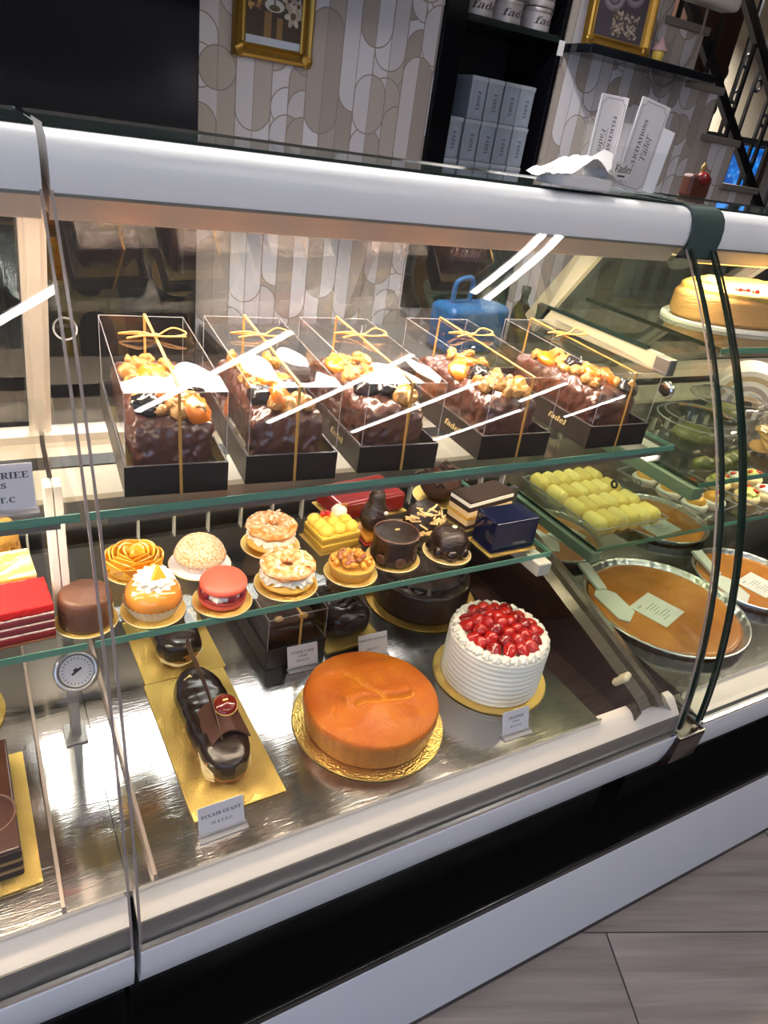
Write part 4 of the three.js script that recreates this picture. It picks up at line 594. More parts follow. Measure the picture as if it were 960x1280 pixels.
function parisBrest(x, z, turn, label, seed) {
  const p = thing('cream_filled_choux_ring', label, 'pastry', [x, Y2, z], turn), r = rng(seed); board(p, 0.047);
  mesh('base_ring', bumpy(new THREE.TorusGeometry(0.0265, 0.0135, 14, 48).rotateX(Math.PI / 2).scale(1, 0.55, 1), 0.0012, 70, seed), M({ lin: [0.74, 0.42, 0.07], roughness: 0.5 }), p, [0, TB + 0.0078, 0]);
  const dol = rosette(0.0095, 0.013, 6, 0.7, 36); for (let k = 0; k < 13; k++) { const a = k / 13 * Math.PI * 2; const o = mesh('cream_dollop', dol, creamWhite, p, [Math.cos(a) * 0.0305, TB + 0.013, Math.sin(a) * 0.0305]); o.rotation.set(Math.sin(a) * 0.5, a, -Math.cos(a) * 0.5); }
  mesh('cream_core', new THREE.TorusGeometry(0.0255, 0.010, 10, 40).rotateX(Math.PI / 2).scale(1, 0.8, 1), creamWhite, p, [0, TB + 0.019, 0]);
  const t = dataTex(128, 128, (u, v) => { const n = fbm(u * 22, v * 12, seed, 4); const s = Math.max(0, Math.min(1, 0.42 + 1.7 * n)); return [0.86 + 0.06 * s, 0.52 + 0.34 * s, 0.20 + 0.58 * s]; }, true);
  mesh('top_ring', bumpy(new THREE.TorusGeometry(0.0255, 0.0150, 16, 56).rotateX(Math.PI / 2).scale(1, 0.72, 1), 0.0028, 75, seed + 4), M({ map: t, roughness: 0.6 }), p, [0, TB + 0.032, 0]);
  const fg = ball(0.0046, 1, 0.18, 0.62, 10, 6), fm = [M({ lin: [0.80, 0.55, 0.30], roughness: 0.6 }), M({ lin: [0.86, 0.76, 0.62], roughness: 0.7 })];
  for (let k = 0; k < 46; k++) { const a = r() * 6.283, q = (r() - 0.5) * 1.9, rr = 0.0255 + 0.0152 * Math.sin(q), y = TB + 0.032 + 0.0118 * Math.cos(q); const o = mesh('almond_flake', fg, fm[k % 2], p, [Math.cos(a) * rr, y, Math.sin(a) * rr]); o.rotation.set(q * Math.sin(a) + (r() - 0.5) * 0.5, r() * 6, -q * Math.cos(a) + (r() - 0.5) * 0.5); }
  return p;
}
parisBrest(0.384, -0.909, 0.3, 'almond choux ring with cream beside the sugar dusted dome', 21);
parisBrest(0.368, -0.801, 1.1, 'almond choux ring with piped cream beside the coral macaron', 27);
{ // lemon slice
  const p = thing('lemon_slice', 'yellow layered lemon slice with piped dollops and red currants', 'pastry', [0.484, Y2, -0.893], 0.10), W = 0.072, D = 0.062;
  mesh('cake_board', rb(W + 0.008, 0.0026, D + 0.01, 0.001, 0, 0.0013, 0), gold, p);
  const sp = M({ lin: [0.80, 0.50, 0.06], roughness: 0.7, bumpMap: rep(fineTex, 2), bumpScale: 0.003 });
  [[0.009, 0, sp], [0.004, 0.009, lemon], [0.009, 0.013, sp], [0.005, 0.022, lemon]].forEach(([h, y, m], i) => mesh(i % 2 ? 'cream_layer' : 'sponge_layer', rb(W - 0.001 * (i % 2), h, D - 0.001 * (i % 2), 0.0015, 0, TB + y + h / 2, 0), m, p));
  const g = rosette(0.0125, 0.016, 5, 0.3, 30), g2 = bumpy(ball(0.0125, 1, 0.85, 1, 18, 14), 0.0006, 90);
  for (let i = 0; i < 3; i++) for (let k = 0; k < 3; k++) { const white = i === 2 && k === 0; mesh(white ? 'meringue_ball' : 'lemon_dollop', white ? bumpy(ball(0.0135, 1, 1, 1, 18, 14), 0.001, 150) : g2, white ? creamWhite : lemon, p, [-0.023 + i * 0.023, TB + 0.033 + (white ? 0.006 : 0), -0.019 + k * 0.019]); }
  const cg = ball(0.0052), cm = M({ lin: [0.55, 0.015, 0.012], roughness: 0.12, clearcoat: 0.5 }); for (const [a, b] of [[-0.013, -0.012], [-0.005, -0.010]]) mesh('red_currant', cg, cm, p, [a, TB + 0.046, b]);
  mesh('peel_curl', new THREE.TorusGeometry(0.008, 0.0022, 8, 20, 4).rotateX(0.5), M({ lin: [0.55, 0.22, 0.03], roughness: 0.3 }), p, [0.030, TB + 0.045, -0.022]);
}
{ // nut tart
  const p = thing('nut_tartlet', 'round tartlet heaped with caramelised nuts on a gold disc', 'pastry', [0.475, Y2, -0.799]), r = rng(66); board(p, 0.042);
  mesh('tart_shell', lathe([[0, 0], [0.033, 0], [0.0365, 0.017], [0.0350, 0.0175], [0.033, 0.014], [0, 0.014]], 48), M({ lin: [0.72, 0.40, 0.08], roughness: 0.55 }), p, [0, TB, 0]);
  const nm = [M({ lin: [0.62, 0.24, 0.03], roughness: 0.25, clearcoat: 0.5 }), M({ lin: [0.30, 0.10, 0.035], roughness: 0.3, clearcoat: 0.4 }), M({ lin: [0.70, 0.33, 0.05], roughness: 0.25, clearcoat: 0.5 })];
  const ng = [0, 1].map((s) => bumpy(ball(0.0062, 1.15, 0.75, 0.85, 14, 10), 0.0011, 260, s * 3));
  for (let k = 0; k < 46; k++) { const t = Math.sqrt(r()), a = r() * 6.283, rr = t * 0.0295; const o = mesh('nut', ng[k % 2], nm[k % 3], p, [Math.cos(a) * rr, TB + 0.017 + (1 - t * t) * 0.011 + r() * 0.003, Math.sin(a) * rr]); o.rotation.set(r() * 6, r() * 6, r() * 6); }
}
{ // red slab behind, chocolate pear, orange base
  const p = thing('red_glazed_cake', 'flat square red glazed cake behind the lemon slice', 'pastry', [0.585, Y2, -0.985], 0.12);
  mesh('cake_board', rb(0.150, 0.0026, 0.092, 0.001, 0, 0.0013, 0), gold, p);
  mesh('cake', rb(0.142, 0.036, 0.084, 0.007, 0, TB + 0.018, 0, 4), M({ lin: [0.22, 0.018, 0.016], roughness: 0.16, clearcoat: 0.5 }), p);
  const q = thing('chocolate_pear', 'glossy dark chocolate pear shape standing on an orange biscuit', 'pastry', [0.562, Y2, -0.893]);
  mesh('cake_board', rb(0.060, 0.0026, 0.066, 0.001, 0, 0.0013, 0), M({ lin: [0.30, 0.02, 0.016], roughness: 0.25 }), q);
  mesh('biscuit', rb(0.052, 0.009, 0.056, 0.003, 0, TB + 0.0045, 0), M({ lin: [0.72, 0.30, 0.03], roughness: 0.4 }), q);
  mesh('pear', bumpy(lathe([[0, 0.009], [0.012, 0.009], [0.0215, 0.017], [0.0255, 0.030], [0.0235, 0.042], [0.0175, 0.055], [0.0140, 0.066], [0.0145, 0.074], [0.011, 0.082], [0.005, 0.086], [0, 0.0865]], 56), 0.0004, 60), chocGloss, q, [0, TB, 0]);
  mesh('almond_sliver', ball(0.008, 0.5, 1, 0.25, 10, 8), creamWhite, q, [0.010, TB + 0.048, 0.019]).rotation.set(0.2, 0.4, 0.9);
}
{ // glazed cylinder with gold leaf
  const p = thing('glazed_chocolate_cake', 'dark glazed chocolate cylinder with a fleck of gold leaf on a disc', 'pastry', [0.561, Y2, -0.817]); board(p, 0.0445);
  mesh('cake', lathe([[0, 0], [0.036, 0], [0.0372, 0.003], [0.0372, 0.044], [0.0362, 0.0475], [0.0335, 0.0485], [0, 0.0488]], 64), chocGloss, p, [0, TB, 0]);
  mesh('edge_drip', bumpy(new THREE.TorusGeometry(0.0366, 0.0011, 8, 64).rotateX(Math.PI / 2), 0.0005, 120), chocMilk, p, [0, TB + 0.0475, 0]);
  mesh('gold_leaf', rb(0.008, 0.0008, 0.004, 0.0003, 0.003, TB + 0.0494, -0.004), goldLeaf, p);
  const dots = ball(0.009, 1, 1, 0.25, 14, 10); for (let k = 0; k < 7; k++) { const a = k / 7 * Math.PI * 2; mesh('chocolate_button', put(dots, Math.cos(a) * 0.0370, TB + 0.011, Math.sin(a) * 0.0370, Math.PI / 2 - a), chocMat, p); }
}
{ // almond mound
  const p = thing('almond_mound', 'dark chocolate mound covered in slivered almonds behind the dome', 'pastry', [0.664, Y2, -0.893]), r = rng(14); mesh('cake_board', rb(0.084, 0.0026, 0.060, 0.001, 0, 0.0013, 0), gold, p);
  mesh('mound', bumpy(new THREE.SphereGeometry(0.040, 36, 18, 0, Math.PI * 2, 0, Math.PI / 2).scale(1, 1.25, 0.72), 0.002, 60), chocGloss, p, [0, TB, 0]);
  const g = rb(0.017, 0.0028, 0.0034, 0.001), am = M({ lin: [0.78, 0.55, 0.26], roughness: 0.5 });
  for (let k = 0; k < 44; k++) { const a = 0.2 + r() * 2.75, e = Math.asin(r() * 0.86), x = 0.0405 * Math.cos(e) * Math.cos(a), y = 0.0505 * Math.sin(e), z = 0.0295 * Math.cos(e) * Math.sin(a); const o = mesh('almond_sliver', g, am, p, [x, TB + y, z]); o.rotation.set((r() - 0.5), (r() - 0.5) * 1.2 - (a - 1.57) * 0.9, (r() - 0.5) * 1.1); }
}
{ // dome with white dot and balls
  const p = thing('chocolate_dome', 'shiny dark chocolate dome with a pale dot and chocolate balls round its foot', 'pastry', [0.661, Y2, -0.806]); board(p, 0.0415, M({ lin: [0.62, 0.44, 0.20], metalness: 0.6, roughness: 0.35, bumpMap: rep(fineTex, 3), bumpScale: 0.001 }));
  mesh('dome', lathe([[0, 0], [0.027, 0], [0.0315, 0.006], [0.0335, 0.016], [0.0325, 0.026], [0.028, 0.036], [0.020, 0.0435], [0.010, 0.0475], [0, 0.0485]], 60), chocGloss, p, [0, TB, 0]);
  mesh('pale_dot', ball(0.0045, 1, 0.35, 1, 14, 8), M({ lin: [0.80, 0.68, 0.40], roughness: 0.4 }), p, [0.004, TB + 0.0485, 0.002]);
  for (const a of [0.35, 1.15, 1.95, 2.75, 3.6, 4.6, 5.5]) mesh('chocolate_ball', ball(0.0105), chocGloss, p, [Math.cos(a) * 0.0285, TB + 0.0105, Math.sin(a) * 0.0285]);
}
{ // tiramisu slice
  const p = thing('tiramisu_slice', 'cocoa topped layered cream slice standing behind the dark wrapped slice', 'pastry', [0.786, Y2, -0.892], 0.16), W = 0.115, D = 0.052, cr = M({ lin: [0.78, 0.58, 0.32], roughness: 0.5 }), am = M({ lin: [0.66, 0.36, 0.05], roughness: 0.5 });
  mesh('cake_board', rb(W + 0.008, 0.0026, D + 0.008, 0.001, 0, 0.0013, 0), gold, p);
  let y = TB; for (const [h, m, n] of [[0.007, chocCrumb, 'sponge_layer'], [0.011, cr, 'cream_layer'], [0.006, am, 'sponge_layer'], [0.011, cr, 'cream_layer'], [0.009, chocCrumb, 'sponge_layer'], [0.008, creamWhite, 'cream_layer'], [0.003, chocCrumb, 'cocoa_top']]) { mesh(n, bumpy(mergeVertices(new RoundedBoxGeometry(W - (n === 'cream_layer' ? 0.001 : 0), h, D, 4, Math.min(0.0015, h / 3)).translate(0, y + h / 2, 0)), 0.0005, 120, h * 900), m, p); y += h; }
}
{ // dark slice in film
  const p = thing('wrapped_chocolate_slice', 'dark chocolate slice in clear film coloured with its blue reflection at the shelf end', 'pastry', [0.776, Y2, -0.803], 0.02), W = 0.094, D = 0.058, H = 0.060;
  mesh('cake_board', rb(W + 0.010, 0.0026, D + 0.010, 0.001, 0, 0.0013, 0), gold, p);
  mesh('slice', rb(W - 0.008, H - 0.006, D - 0.008, 0.003, 0, TB + H / 2 - 0.003, 0), chocCrumb, p);
  mesh('film', bumpy(mergeVertices(new RoundedBoxGeometry(W, H, D, 8, 0.003).translate(0, TB + H / 2, 0)), 0.0012, 50, 5), M({ lin: [0.010, 0.014, 0.055], transmission: 0.45, thickness: 0, roughness: 0.06, ior: 1.7 }), p);  // the blue of a reflection is put into the clear film colour
}
{ // chocolate shavings cake
  const p = thing('chocolate_shavings_cake', 'round cake buried in dark chocolate shavings behind the almond mound', 'pastry', [0.757, Y2, -0.985]), r = rng(91); board(p, 0.05);
  mesh('core', bumpy(ball(0.036, 1.15, 0.9, 1, 30, 20), 0.003, 60), chocCrumb, p, [0, TB + 0.030, 0]);
  for (let k = 0; k < 34; k++) { const a = r() * 6.283, e = r() * 1.45, x = Math.cos(a) * Math.cos(e) * 0.040, y = 0.033 * Math.sin(e), z = Math.sin(a) * Math.cos(e) * 0.035, l = 0.014; mesh('shaving', tube([[x - l * r(), y, z - l * r()], [x, y + 0.006, z], [x + l * r(), y + 0.001, z + l * r()]], 0.0024, 8, 4), k % 3 ? chocMat : chocGloss, p, [0, TB + 0.032, 0]); }
}

// ================================================================ CAKES ON THE STEEL DECK
const Y3 = E + DECK + 0.0005;
function cardPrint(lines, w = 256, h = 176, bg = '#dcd8dc') { return canvasTex(w, h, (c) => { c.fillStyle = bg; c.fillRect(0, 0, w, h); c.fillStyle = '#2a2730'; c.textAlign = 'center'; lines.forEach(([t, y, s, f]) => { c.font = (f ?? 'bold') + ' ' + s + 'px serif'; c.fillText(t, w / 2, y); }); }); }
function priceTag(label, x, y, z, turn, W, H, lines, lean = 0.32) {
  const p = thing('price_tag', label, 'price tag', [x, y, z], turn), g = thing; const q = new THREE.Group();
  const card = mesh('card', rb(W, H, 0.0008, 0.0003, 0, H / 2, 0), paperWhite, p, [0, 0.0025, 0]); card.rotation.x = -lean;
  mesh('print', new THREE.PlaneGeometry(W - 0.002, H - 0.002).translate(0, H / 2, 0.0007), printed(cardPrint(lines), 0.5), card);
  const holder = mesh('acrylic_holder', quad([-W / 2 - 0.002, 0, 0.0014], [W / 2 + 0.002, 0, 0.0014], [W / 2 + 0.002, H + 0.001, 0.0014], [-W / 2 - 0.002, H + 0.001, 0.0014]), panePlastic, p, [0, 0.0025, 0]); holder.rotation.x = -lean;
  mesh('holder_foot', [bx(W + 0.004, 0.0016, 0.014, 0, 0.0008, 0.004), bx(W + 0.004, 0.003, 0.0016, 0, 0.0022, 0.0025)], plasticEdge, p);
  return p;
}
// giant eclairs on gold boards
const puff = M({ lin: [0.42, 0.17, 0.035], roughness: 0.5, bumpMap: rep(fineTex, 2), bumpScale: 0.003 });
function eclairBody(p, W, L, H, seed) {
  const cap = (w, h, l, y0, lift) => { const pos = [], idx = [], A = 28, B = 40; for (let i = 0; i <= B; i++) for (let k = 0; k <= A; k++) { const t = i / B * 2 - 1, e = Math.pow(Math.max(0, 1 - Math.pow(Math.abs(t), 5)), 0.5), a = k / A * Math.PI * 2, cx = Math.cos(a), sy = Math.sin(a), pw = 0.62; pos.push(Math.sign(cx) * Math.pow(Math.abs(cx), pw) * w / 2 * e, y0 + Math.max(lift, Math.sign(sy) * Math.pow(Math.abs(sy), pw) * h * (0.55 + 0.45 * e) * (sy > 0 ? 1 : 0.8)), t * l / 2); } for (let i = 0; i < B; i++) for (let k = 0; k < A; k++) { const a = i * (A + 1) + k; idx.push(a, a + A + 1, a + 1, a + 1, a + A + 1, a + A + 2); } return mergeVertices(built(pos, null, idx)); };
  mesh('pastry_shell', bumpy(cap(W * 0.96, H * 0.5, L * 0.98, H * 0.45, -H * 0.4), 0.0022, 40, seed), puff, p, [0, 0.003, 0]);
  mesh('chocolate_coat', bumpy(cap(W, H * 0.5, L, H * 0.54, -H * 0.20), 0.0032, 34, seed + 2), chocGloss, p, [0, 0.004, 0]);
}
function goldBoard(p, W, L, turn = 0) { mesh('cake_board', rb(W, 0.003, L, 0.0008, 0, 0.0015, 0), gold, p).rotation.y = turn; }
{
  const p = thing('giant_eclair', 'giant chocolate eclair with a shard and a small red tart on a gold board', 'eclair', [0.247, Y3, -0.760], 0.02);
  goldBoard(p, 0.132, 0.277); eclairBody(p, 0.074, 0.215, 0.052, 3);
  const topY = 0.056;
  const slab = []; for (let i = 0; i <= 10; i++) slab.push(i / 10);
  mesh('chocolate_plaque', (() => { const pos = [], idx = []; const n = 12; for (let i = 0; i <= n; i++) { const t = i / n, x = -0.030 + 0.060 * t, y = 0.013 * Math.sin(t * Math.PI); for (const [dz, dy] of [[-0.034, 0], [0.034, 0], [0.034, 0.003], [-0.034, 0.003]]) pos.push(x, y + dy, dz - 0.010 * Math.sin(t * 3)); } for (let i = 0; i < n; i++) for (let k = 0; k < 4; k++) { const a = i * 4 + k, b = i * 4 + (k + 1) % 4; idx.push(a, b, a + 4, b, b + 4, a + 4); } idx.push(0, 2, 1, 0, 3, 2, n * 4, n * 4 + 1, n * 4 + 2, n * 4, n * 4 + 2, n * 4 + 3); return toCreasedNormals(built(pos, null, idx), 0.6); })(), chocMat, p, [0.006, topY - 0.004, 0.036]);
  const shard = mesh('chocolate_shard', (() => { const pos = [], idx = [], n = 14; for (let i = 0; i <= n; i++) { const t = i / n, w = 0.003 + 0.0085 * t, x = 0.004 * Math.sin(t * 4), y = 0.004 + 0.034 * t + 0.018 * t * t, z = 0.085 - 0.165 * t; for (const [dx, dy] of [[-0.0008, -w * 0.8], [0.0008, -w * 0.8], [0.0008, w], [-0.0008, w]]) pos.push(x + dx, y + dy, z); } for (let i = 0; i < n; i++) for (let k = 0; k < 4; k++) { const a = i * 4 + k, b = i * 4 + (k + 1) % 4; idx.push(a, a + 4, b, b, a + 4, b + 4); } idx.push(n * 4, n * 4 + 1, n * 4 + 2, n * 4, n * 4 + 2, n * 4 + 3); return toCreasedNormals(built(pos, null, idx), 0.6); })(), chocMat, p, [-0.006, topY, -0.018]);
  const tart = mesh('mini_tart', lathe([[0, 0], [0.015, 0], [0.0185, 0.011], [0.0175, 0.0125], [0, 0.0125]], 36), M({ lin: [0.62, 0.36, 0.13], roughness: 0.55 }), p, [0.016, topY + 0.006, 0.012]); tart.rotation.x = 0.3;
  mesh('red_jelly', lathe([[0.0170, 0.0120], [0.0155, 0.0160], [0.010, 0.0185], [0, 0.0195]], 36), M({ lin: [0.20, 0.016, 0.008], roughness: 0.08, clearcoat: 0.8, clearcoatRoughness: 0.04 }), tart);
  mesh('gold_fleck', rb(0.008, 0.001, 0.003, 0.0004, 0, 0.0198, -0.004), goldLeaf, tart);
  for (const [x, z, s, a] of [[-0.012, -0.072, 0.013, 0.5], [-0.031, -0.022, 0.006, 0.2]]) { const o = mesh('gold_leaf', bumpy(mergeVertices(new RoundedBoxGeometry(s, 0.001, s * 0.8, 3, 0.0004)), 0.001, 160, s * 99), goldLeaf, p, [x, topY - (x < -0.02 ? 0.006 : -0.0005), z]); o.rotation.set(0.1, a, x < -0.02 ? 0.5 : 0.05); }
  const dz = M({ lin: [0.80, 0.64, 0.34], roughness: 0.4 }); for (let k = 0; k < 5; k++) mesh('drizzle', tube([[-0.0365, 0.038 - k * 0.004, 0.056 + k * 0.005], [-0.0340, 0.032 - k * 0.003, 0.074 + k * 0.004], [-0.0262, 0.028 - k * 0.002, 0.093 + k * 0.0015]], 0.0009, 12, 5), dz, p); for (let k = 0; k < 3; k++) mesh('drizzle', tube([[0.0355, 0.036 - k * 0.005, 0.066 + k * 0.004], [0.0285, 0.027 - k * 0.004, 0.089 + k * 0.002]], 0.0009, 8, 5), dz, p);
  priceTag('small white sign reading eclair geant at the foot of the gold board', 0.215, Y3, -0.598, 0.02, 0.062, 0.040, [['ECLAIR GEANT', 74, 30], ['35 $ T.T.C', 128, 26]]);
  const q = thing('giant_eclair', 'giant chocolate eclair with gold drizzle on the board under the glass shelf', 'eclair', [0.247, Y3, -0.985], 0.02);
  goldBoard(q, 0.134, 0.17); eclairBody(q, 0.074, 0.150, 0.052, 8);
  for (let k = 0; k < 2; k++) mesh('drizzle', tube([[-0.036, 0.022, 0.052 + k * 0.006], [-0.012, 0.018 - k * 0.003, 0.0735], [0.012, 0.020, 0.0735], [0.036, 0.026, 0.050 + k * 0.006]], 0.0012, 20, 5), dz, q);
}
{ // fudge cake in a black-based clear box
  const b = thing('fudge_cake_box', 'black based clear box with a fudge cake and gold ribbon under the shelf', 'cake box', [0.428, Y3, -0.965], 0.03), W = 0.112, D = 0.19, H = 0.105, B = 0.042, w = W / 2, d = D / 2;
  mesh('base_tray', [span(-w, w, 0, 0.002, -d, d), span(-w, w, 0, B, d - 0.0015, d), span(-w, w, 0, B, -d, -d + 0.0015), span(-w, -w + 0.0015, 0, B, -d, d), span(w - 0.0015, w, 0, B, -d, d)], boxBlack, b);
  const wi = w - 0.002, di = d - 0.002; for (const P of [[[-wi, 0.004, di], [wi, 0.004, di], [wi, H, di], [-wi, H, di]], [[-wi, H, -di], [-wi, H, di], [wi, H, di], [wi, H, -di]], [[-wi, 0.004, -di], [-wi, 0.004, di], [-wi, H, di], [-wi, H, -di]], [[wi, 0.004, -di], [wi, 0.004, di], [wi, H, di], [wi, H, -di]]]) mesh('lid_side', quad(...P), panePlastic, b);
  mesh('lid_fold', [bar([-wi, B, di], [-wi, H, di], 0.001, 0.001), bar([wi, B, di], [wi, H, di], 0.001, 0.001), bar([-wi, H, di], [wi, H, di], 0.001, 0.001), bar([-wi, H, di], [-wi, H, -di], 0.001, 0.001), bar([wi, H, di], [wi, H, -di], 0.001, 0.001)], plasticEdge, b);
  mesh('ribbon', [bar([0.004, 0.001, d + 0.001], [0.004, H + 0.001, d + 0.001], 0.004, 0.001), bar([0.004, H + 0.001, d + 0.001], [0.004, H + 0.001, -d], 0.004, 0.001)], raffia, b);
  const c = thing('fudge_cake', 'dark fudge loaf inside the black based box beneath the shelf', 'cake', [0.428, Y3 + 0.003, -0.965], 0.03);
  mesh('loaf', bumpy(roundGrid(0.092, 0.068, 0.163, 0.016).translate(0, 0.035, 0), 0.003, 40, 2), chocGloss, c);
  mesh('crumb_top', bumpy(mergeVertices(new RoundedBoxGeometry(0.086, 0.010, 0.155, 6, 0.004).translate(0, 0.071, 0)), 0.003, 70, 6), chocCrumb, c);
  const walG = walnutG[0]; for (const [x, z] of [[-0.024, 0.066], [0.020, 0.070]]) mesh('walnut', walG, walnut, c, [x, 0.078, z]).scale.setScalar(0.5);
  priceTag('small white sign reading fudge cake before the black based box', 0.440, Y3, -0.856, -0.02, 0.056, 0.040, [['FUDGE CAKE', 66, 30], ['6 PERS', 98, 24], ['30 $ T.T.C', 136, 24]]);
}
{ // chocolate loaf
  const p = thing('chocolate_loaf', 'dark chocolate log on a gold board beside the fudge cake box', 'cake', [0.548, Y3, -0.952], 0.06);
  mesh('cake_board', rb(0.118, 0.003, 0.152, 0.001, 0, 0.0015, 0), gold, p);
  mesh('log', bumpy(roundGrid(0.086, 0.062, 0.128, 0.024).translate(0, 0.034, 0), 0.003, 34, 4), chocGloss, p);
  const r = rng(31); for (let k = 0; k < 7; k++) mesh('chocolate_ripple', tube([[-0.036, 0.056, -0.05 + k * 0.016], [-0.01, 0.0665, -0.045 + k * 0.016 + r() * 0.01], [0.014, 0.0665, -0.055 + k * 0.016], [0.037, 0.055, -0.048 + k * 0.016]], 0.0022, 18, 6), chocGloss, p);
  priceTag('small white sign before the chocolate log on its gold board', 0.571, Y3, -0.840, -0.02, 0.058, 0.042, [['MARQUISE CHOCOLAT', 50, 22], ['30 $ T.T.C', 132, 24]]);
}
{ // big dark cake under the shelf
  const p = thing('dark_chocolate_cake', 'large round dark chocolate cake on a wide gold disc under the glass shelf', 'cake', [0.752, Y3, -0.971]);
  mesh('cake_board', lathe([[0, 0], [0.115, 0], [0.117, 0.0015], [0.115, 0.003], [0, 0.003]], 64), M({ lin: [0.42, 0.26, 0.06], metalness: 0.8, roughness: 0.4 }), p);
  mesh('cake', bumpy(lathe([[0, 0.003], [0.096, 0.003], [0.0975, 0.008], [0.0965, 0.058], [0.092, 0.064], [0.084, 0.066], [0, 0.067]], 64), 0.0012, 26), M({ lin: [0.030, 0.013, 0.008], roughness: 0.30, clearcoat: 0.2 }), p);
  const r = rng(12); for (let k = 0; k < 12; k++) { const a = k / 12 * 6.283; mesh('chocolate_curl', tube([[Math.cos(a) * 0.075, 0.068, Math.sin(a) * 0.075], [Math.cos(a + 0.2) * 0.082, 0.076, Math.sin(a + 0.2) * 0.082], [Math.cos(a + 0.4) * 0.075, 0.069, Math.sin(a + 0.4) * 0.075]], 0.004, 12, 6), chocGloss, p); }
}
{ // orange cake
  const p = thing('orange_sponge_cake', 'large round golden orange sponge cake with a cracked glossy top on a gold disc', 'cake', [0.490, Y3, -0.704]);
  mesh('cake_board', lathe([[0, 0], [0.1225, 0], [0.124, 0.0012], [0.1225, 0.0028], [0, 0.0028]], 72), gold, p);
  const pr = [[0, 0.003], [0.092, 0.003], [0.094, 0.006], [0.0965, 0.022], [0.0982, 0.036], [0.0985, 0.044], [0.0965, 0.0495]]; for (let k = 1; k <= 44; k++) { const t = k / 44; pr.push([0.0965 * (1 - t), 0.0495 + 0.0165 * Math.sin(Math.pow(t, 0.75) * Math.PI / 2)]); }
  const g = mergeVertices(lathe(pr, 140).deleteAttribute('uv'));
  const P = g.attributes.position, col = new Float32Array(P.count * 3);
  for (let i = 0; i < P.count; i++) {
    const x = P.getX(i), z = P.getZ(i); let y = P.getY(i); const r = Math.hypot(x, z), top = Math.max(0, Math.min(1, (y - 0.047) / 0.006));
    const w1 = z - 0.024 - 0.010 * Math.sin(x * 40) - 0.010 * fbm(x * 30, 3, 1, 3), w2 = x + 0.004 - 0.2 * z - 0.010 * fbm(5, z * 34, 2, 3);
    const c1 = Math.exp(-Math.pow(w1 / 0.0032, 2)) * (Math.abs(x - 0.004) < 0.044 ? 1 : 0), c2 = Math.exp(-Math.pow(w2 / 0.0042, 2)) * (z > -0.048 && z < 0.026 ? 1 : 0), crack = Math.max(c1, c2 * 0.6) * top;
    y += top * (0.004 * fbm(x * 24, z * 24, 1, 3) + 0.005 * Math.exp(-Math.pow(w1 + 0.012, 2) / 0.00012) * (Math.abs(x) < 0.05 ? 1 : 0)) - 0.0058 * crack; P.setY(i, y);
    const n = fbm(x * 26, y * 26, z * 26, 4), st = fbm(Math.atan2(z, x) * 30, y * 6, 1, 3), m = Math.max(0, Math.min(1, 0.45 + 1.1 * n)), s = top > 0.98 ? 0 : Math.min(1, Math.max(0, (0.050 - P.getY(i)) / 0.008));
    let c = [0.52 + 0.12 * m, 0.105 + 0.08 * m, 0.002 + 0.004 * m];
    const cc = [0.80, 0.33, 0.012]; c = c.map((v, k) => v * (1 - crack * 0.75) + cc[k] * crack * 0.75);
    if (s > 0) { const k2 = Math.max(0, Math.min(1, 0.5 + st * 1.2)), q = [0.34 + 0.20 * k2, 0.105 + 0.09 * k2, 0.014 + 0.014 * k2]; c = c.map((v, k) => v * (1 - s) + q[k] * s); }
    col.set(c, i * 3);
  }
  g.setAttribute('color', new THREE.BufferAttribute(col, 3)); g.computeVertexNormals(); const uv = new Float32Array(P.count * 2); for (let i = 0; i < P.count; i++) { uv[2 * i] = P.getX(i) * 6 + P.getY(i) * 3; uv[2 * i + 1] = P.getZ(i) * 6 + P.getY(i) * 5; } g.setAttribute('uv', new THREE.BufferAttribute(uv, 2));
  mesh('sponge', g, M({ vertexColors: true, roughness: 0.38, specularIntensity: 0.6, clearcoat: 0.15, clearcoatRoughness: 0.2, bumpMap: rep(fineTex, 2), bumpScale: 0.0015 }), p).rotation.y = 0.15; p.children.at(-1).scale.set(1.11, 1.06, 1.11);
}
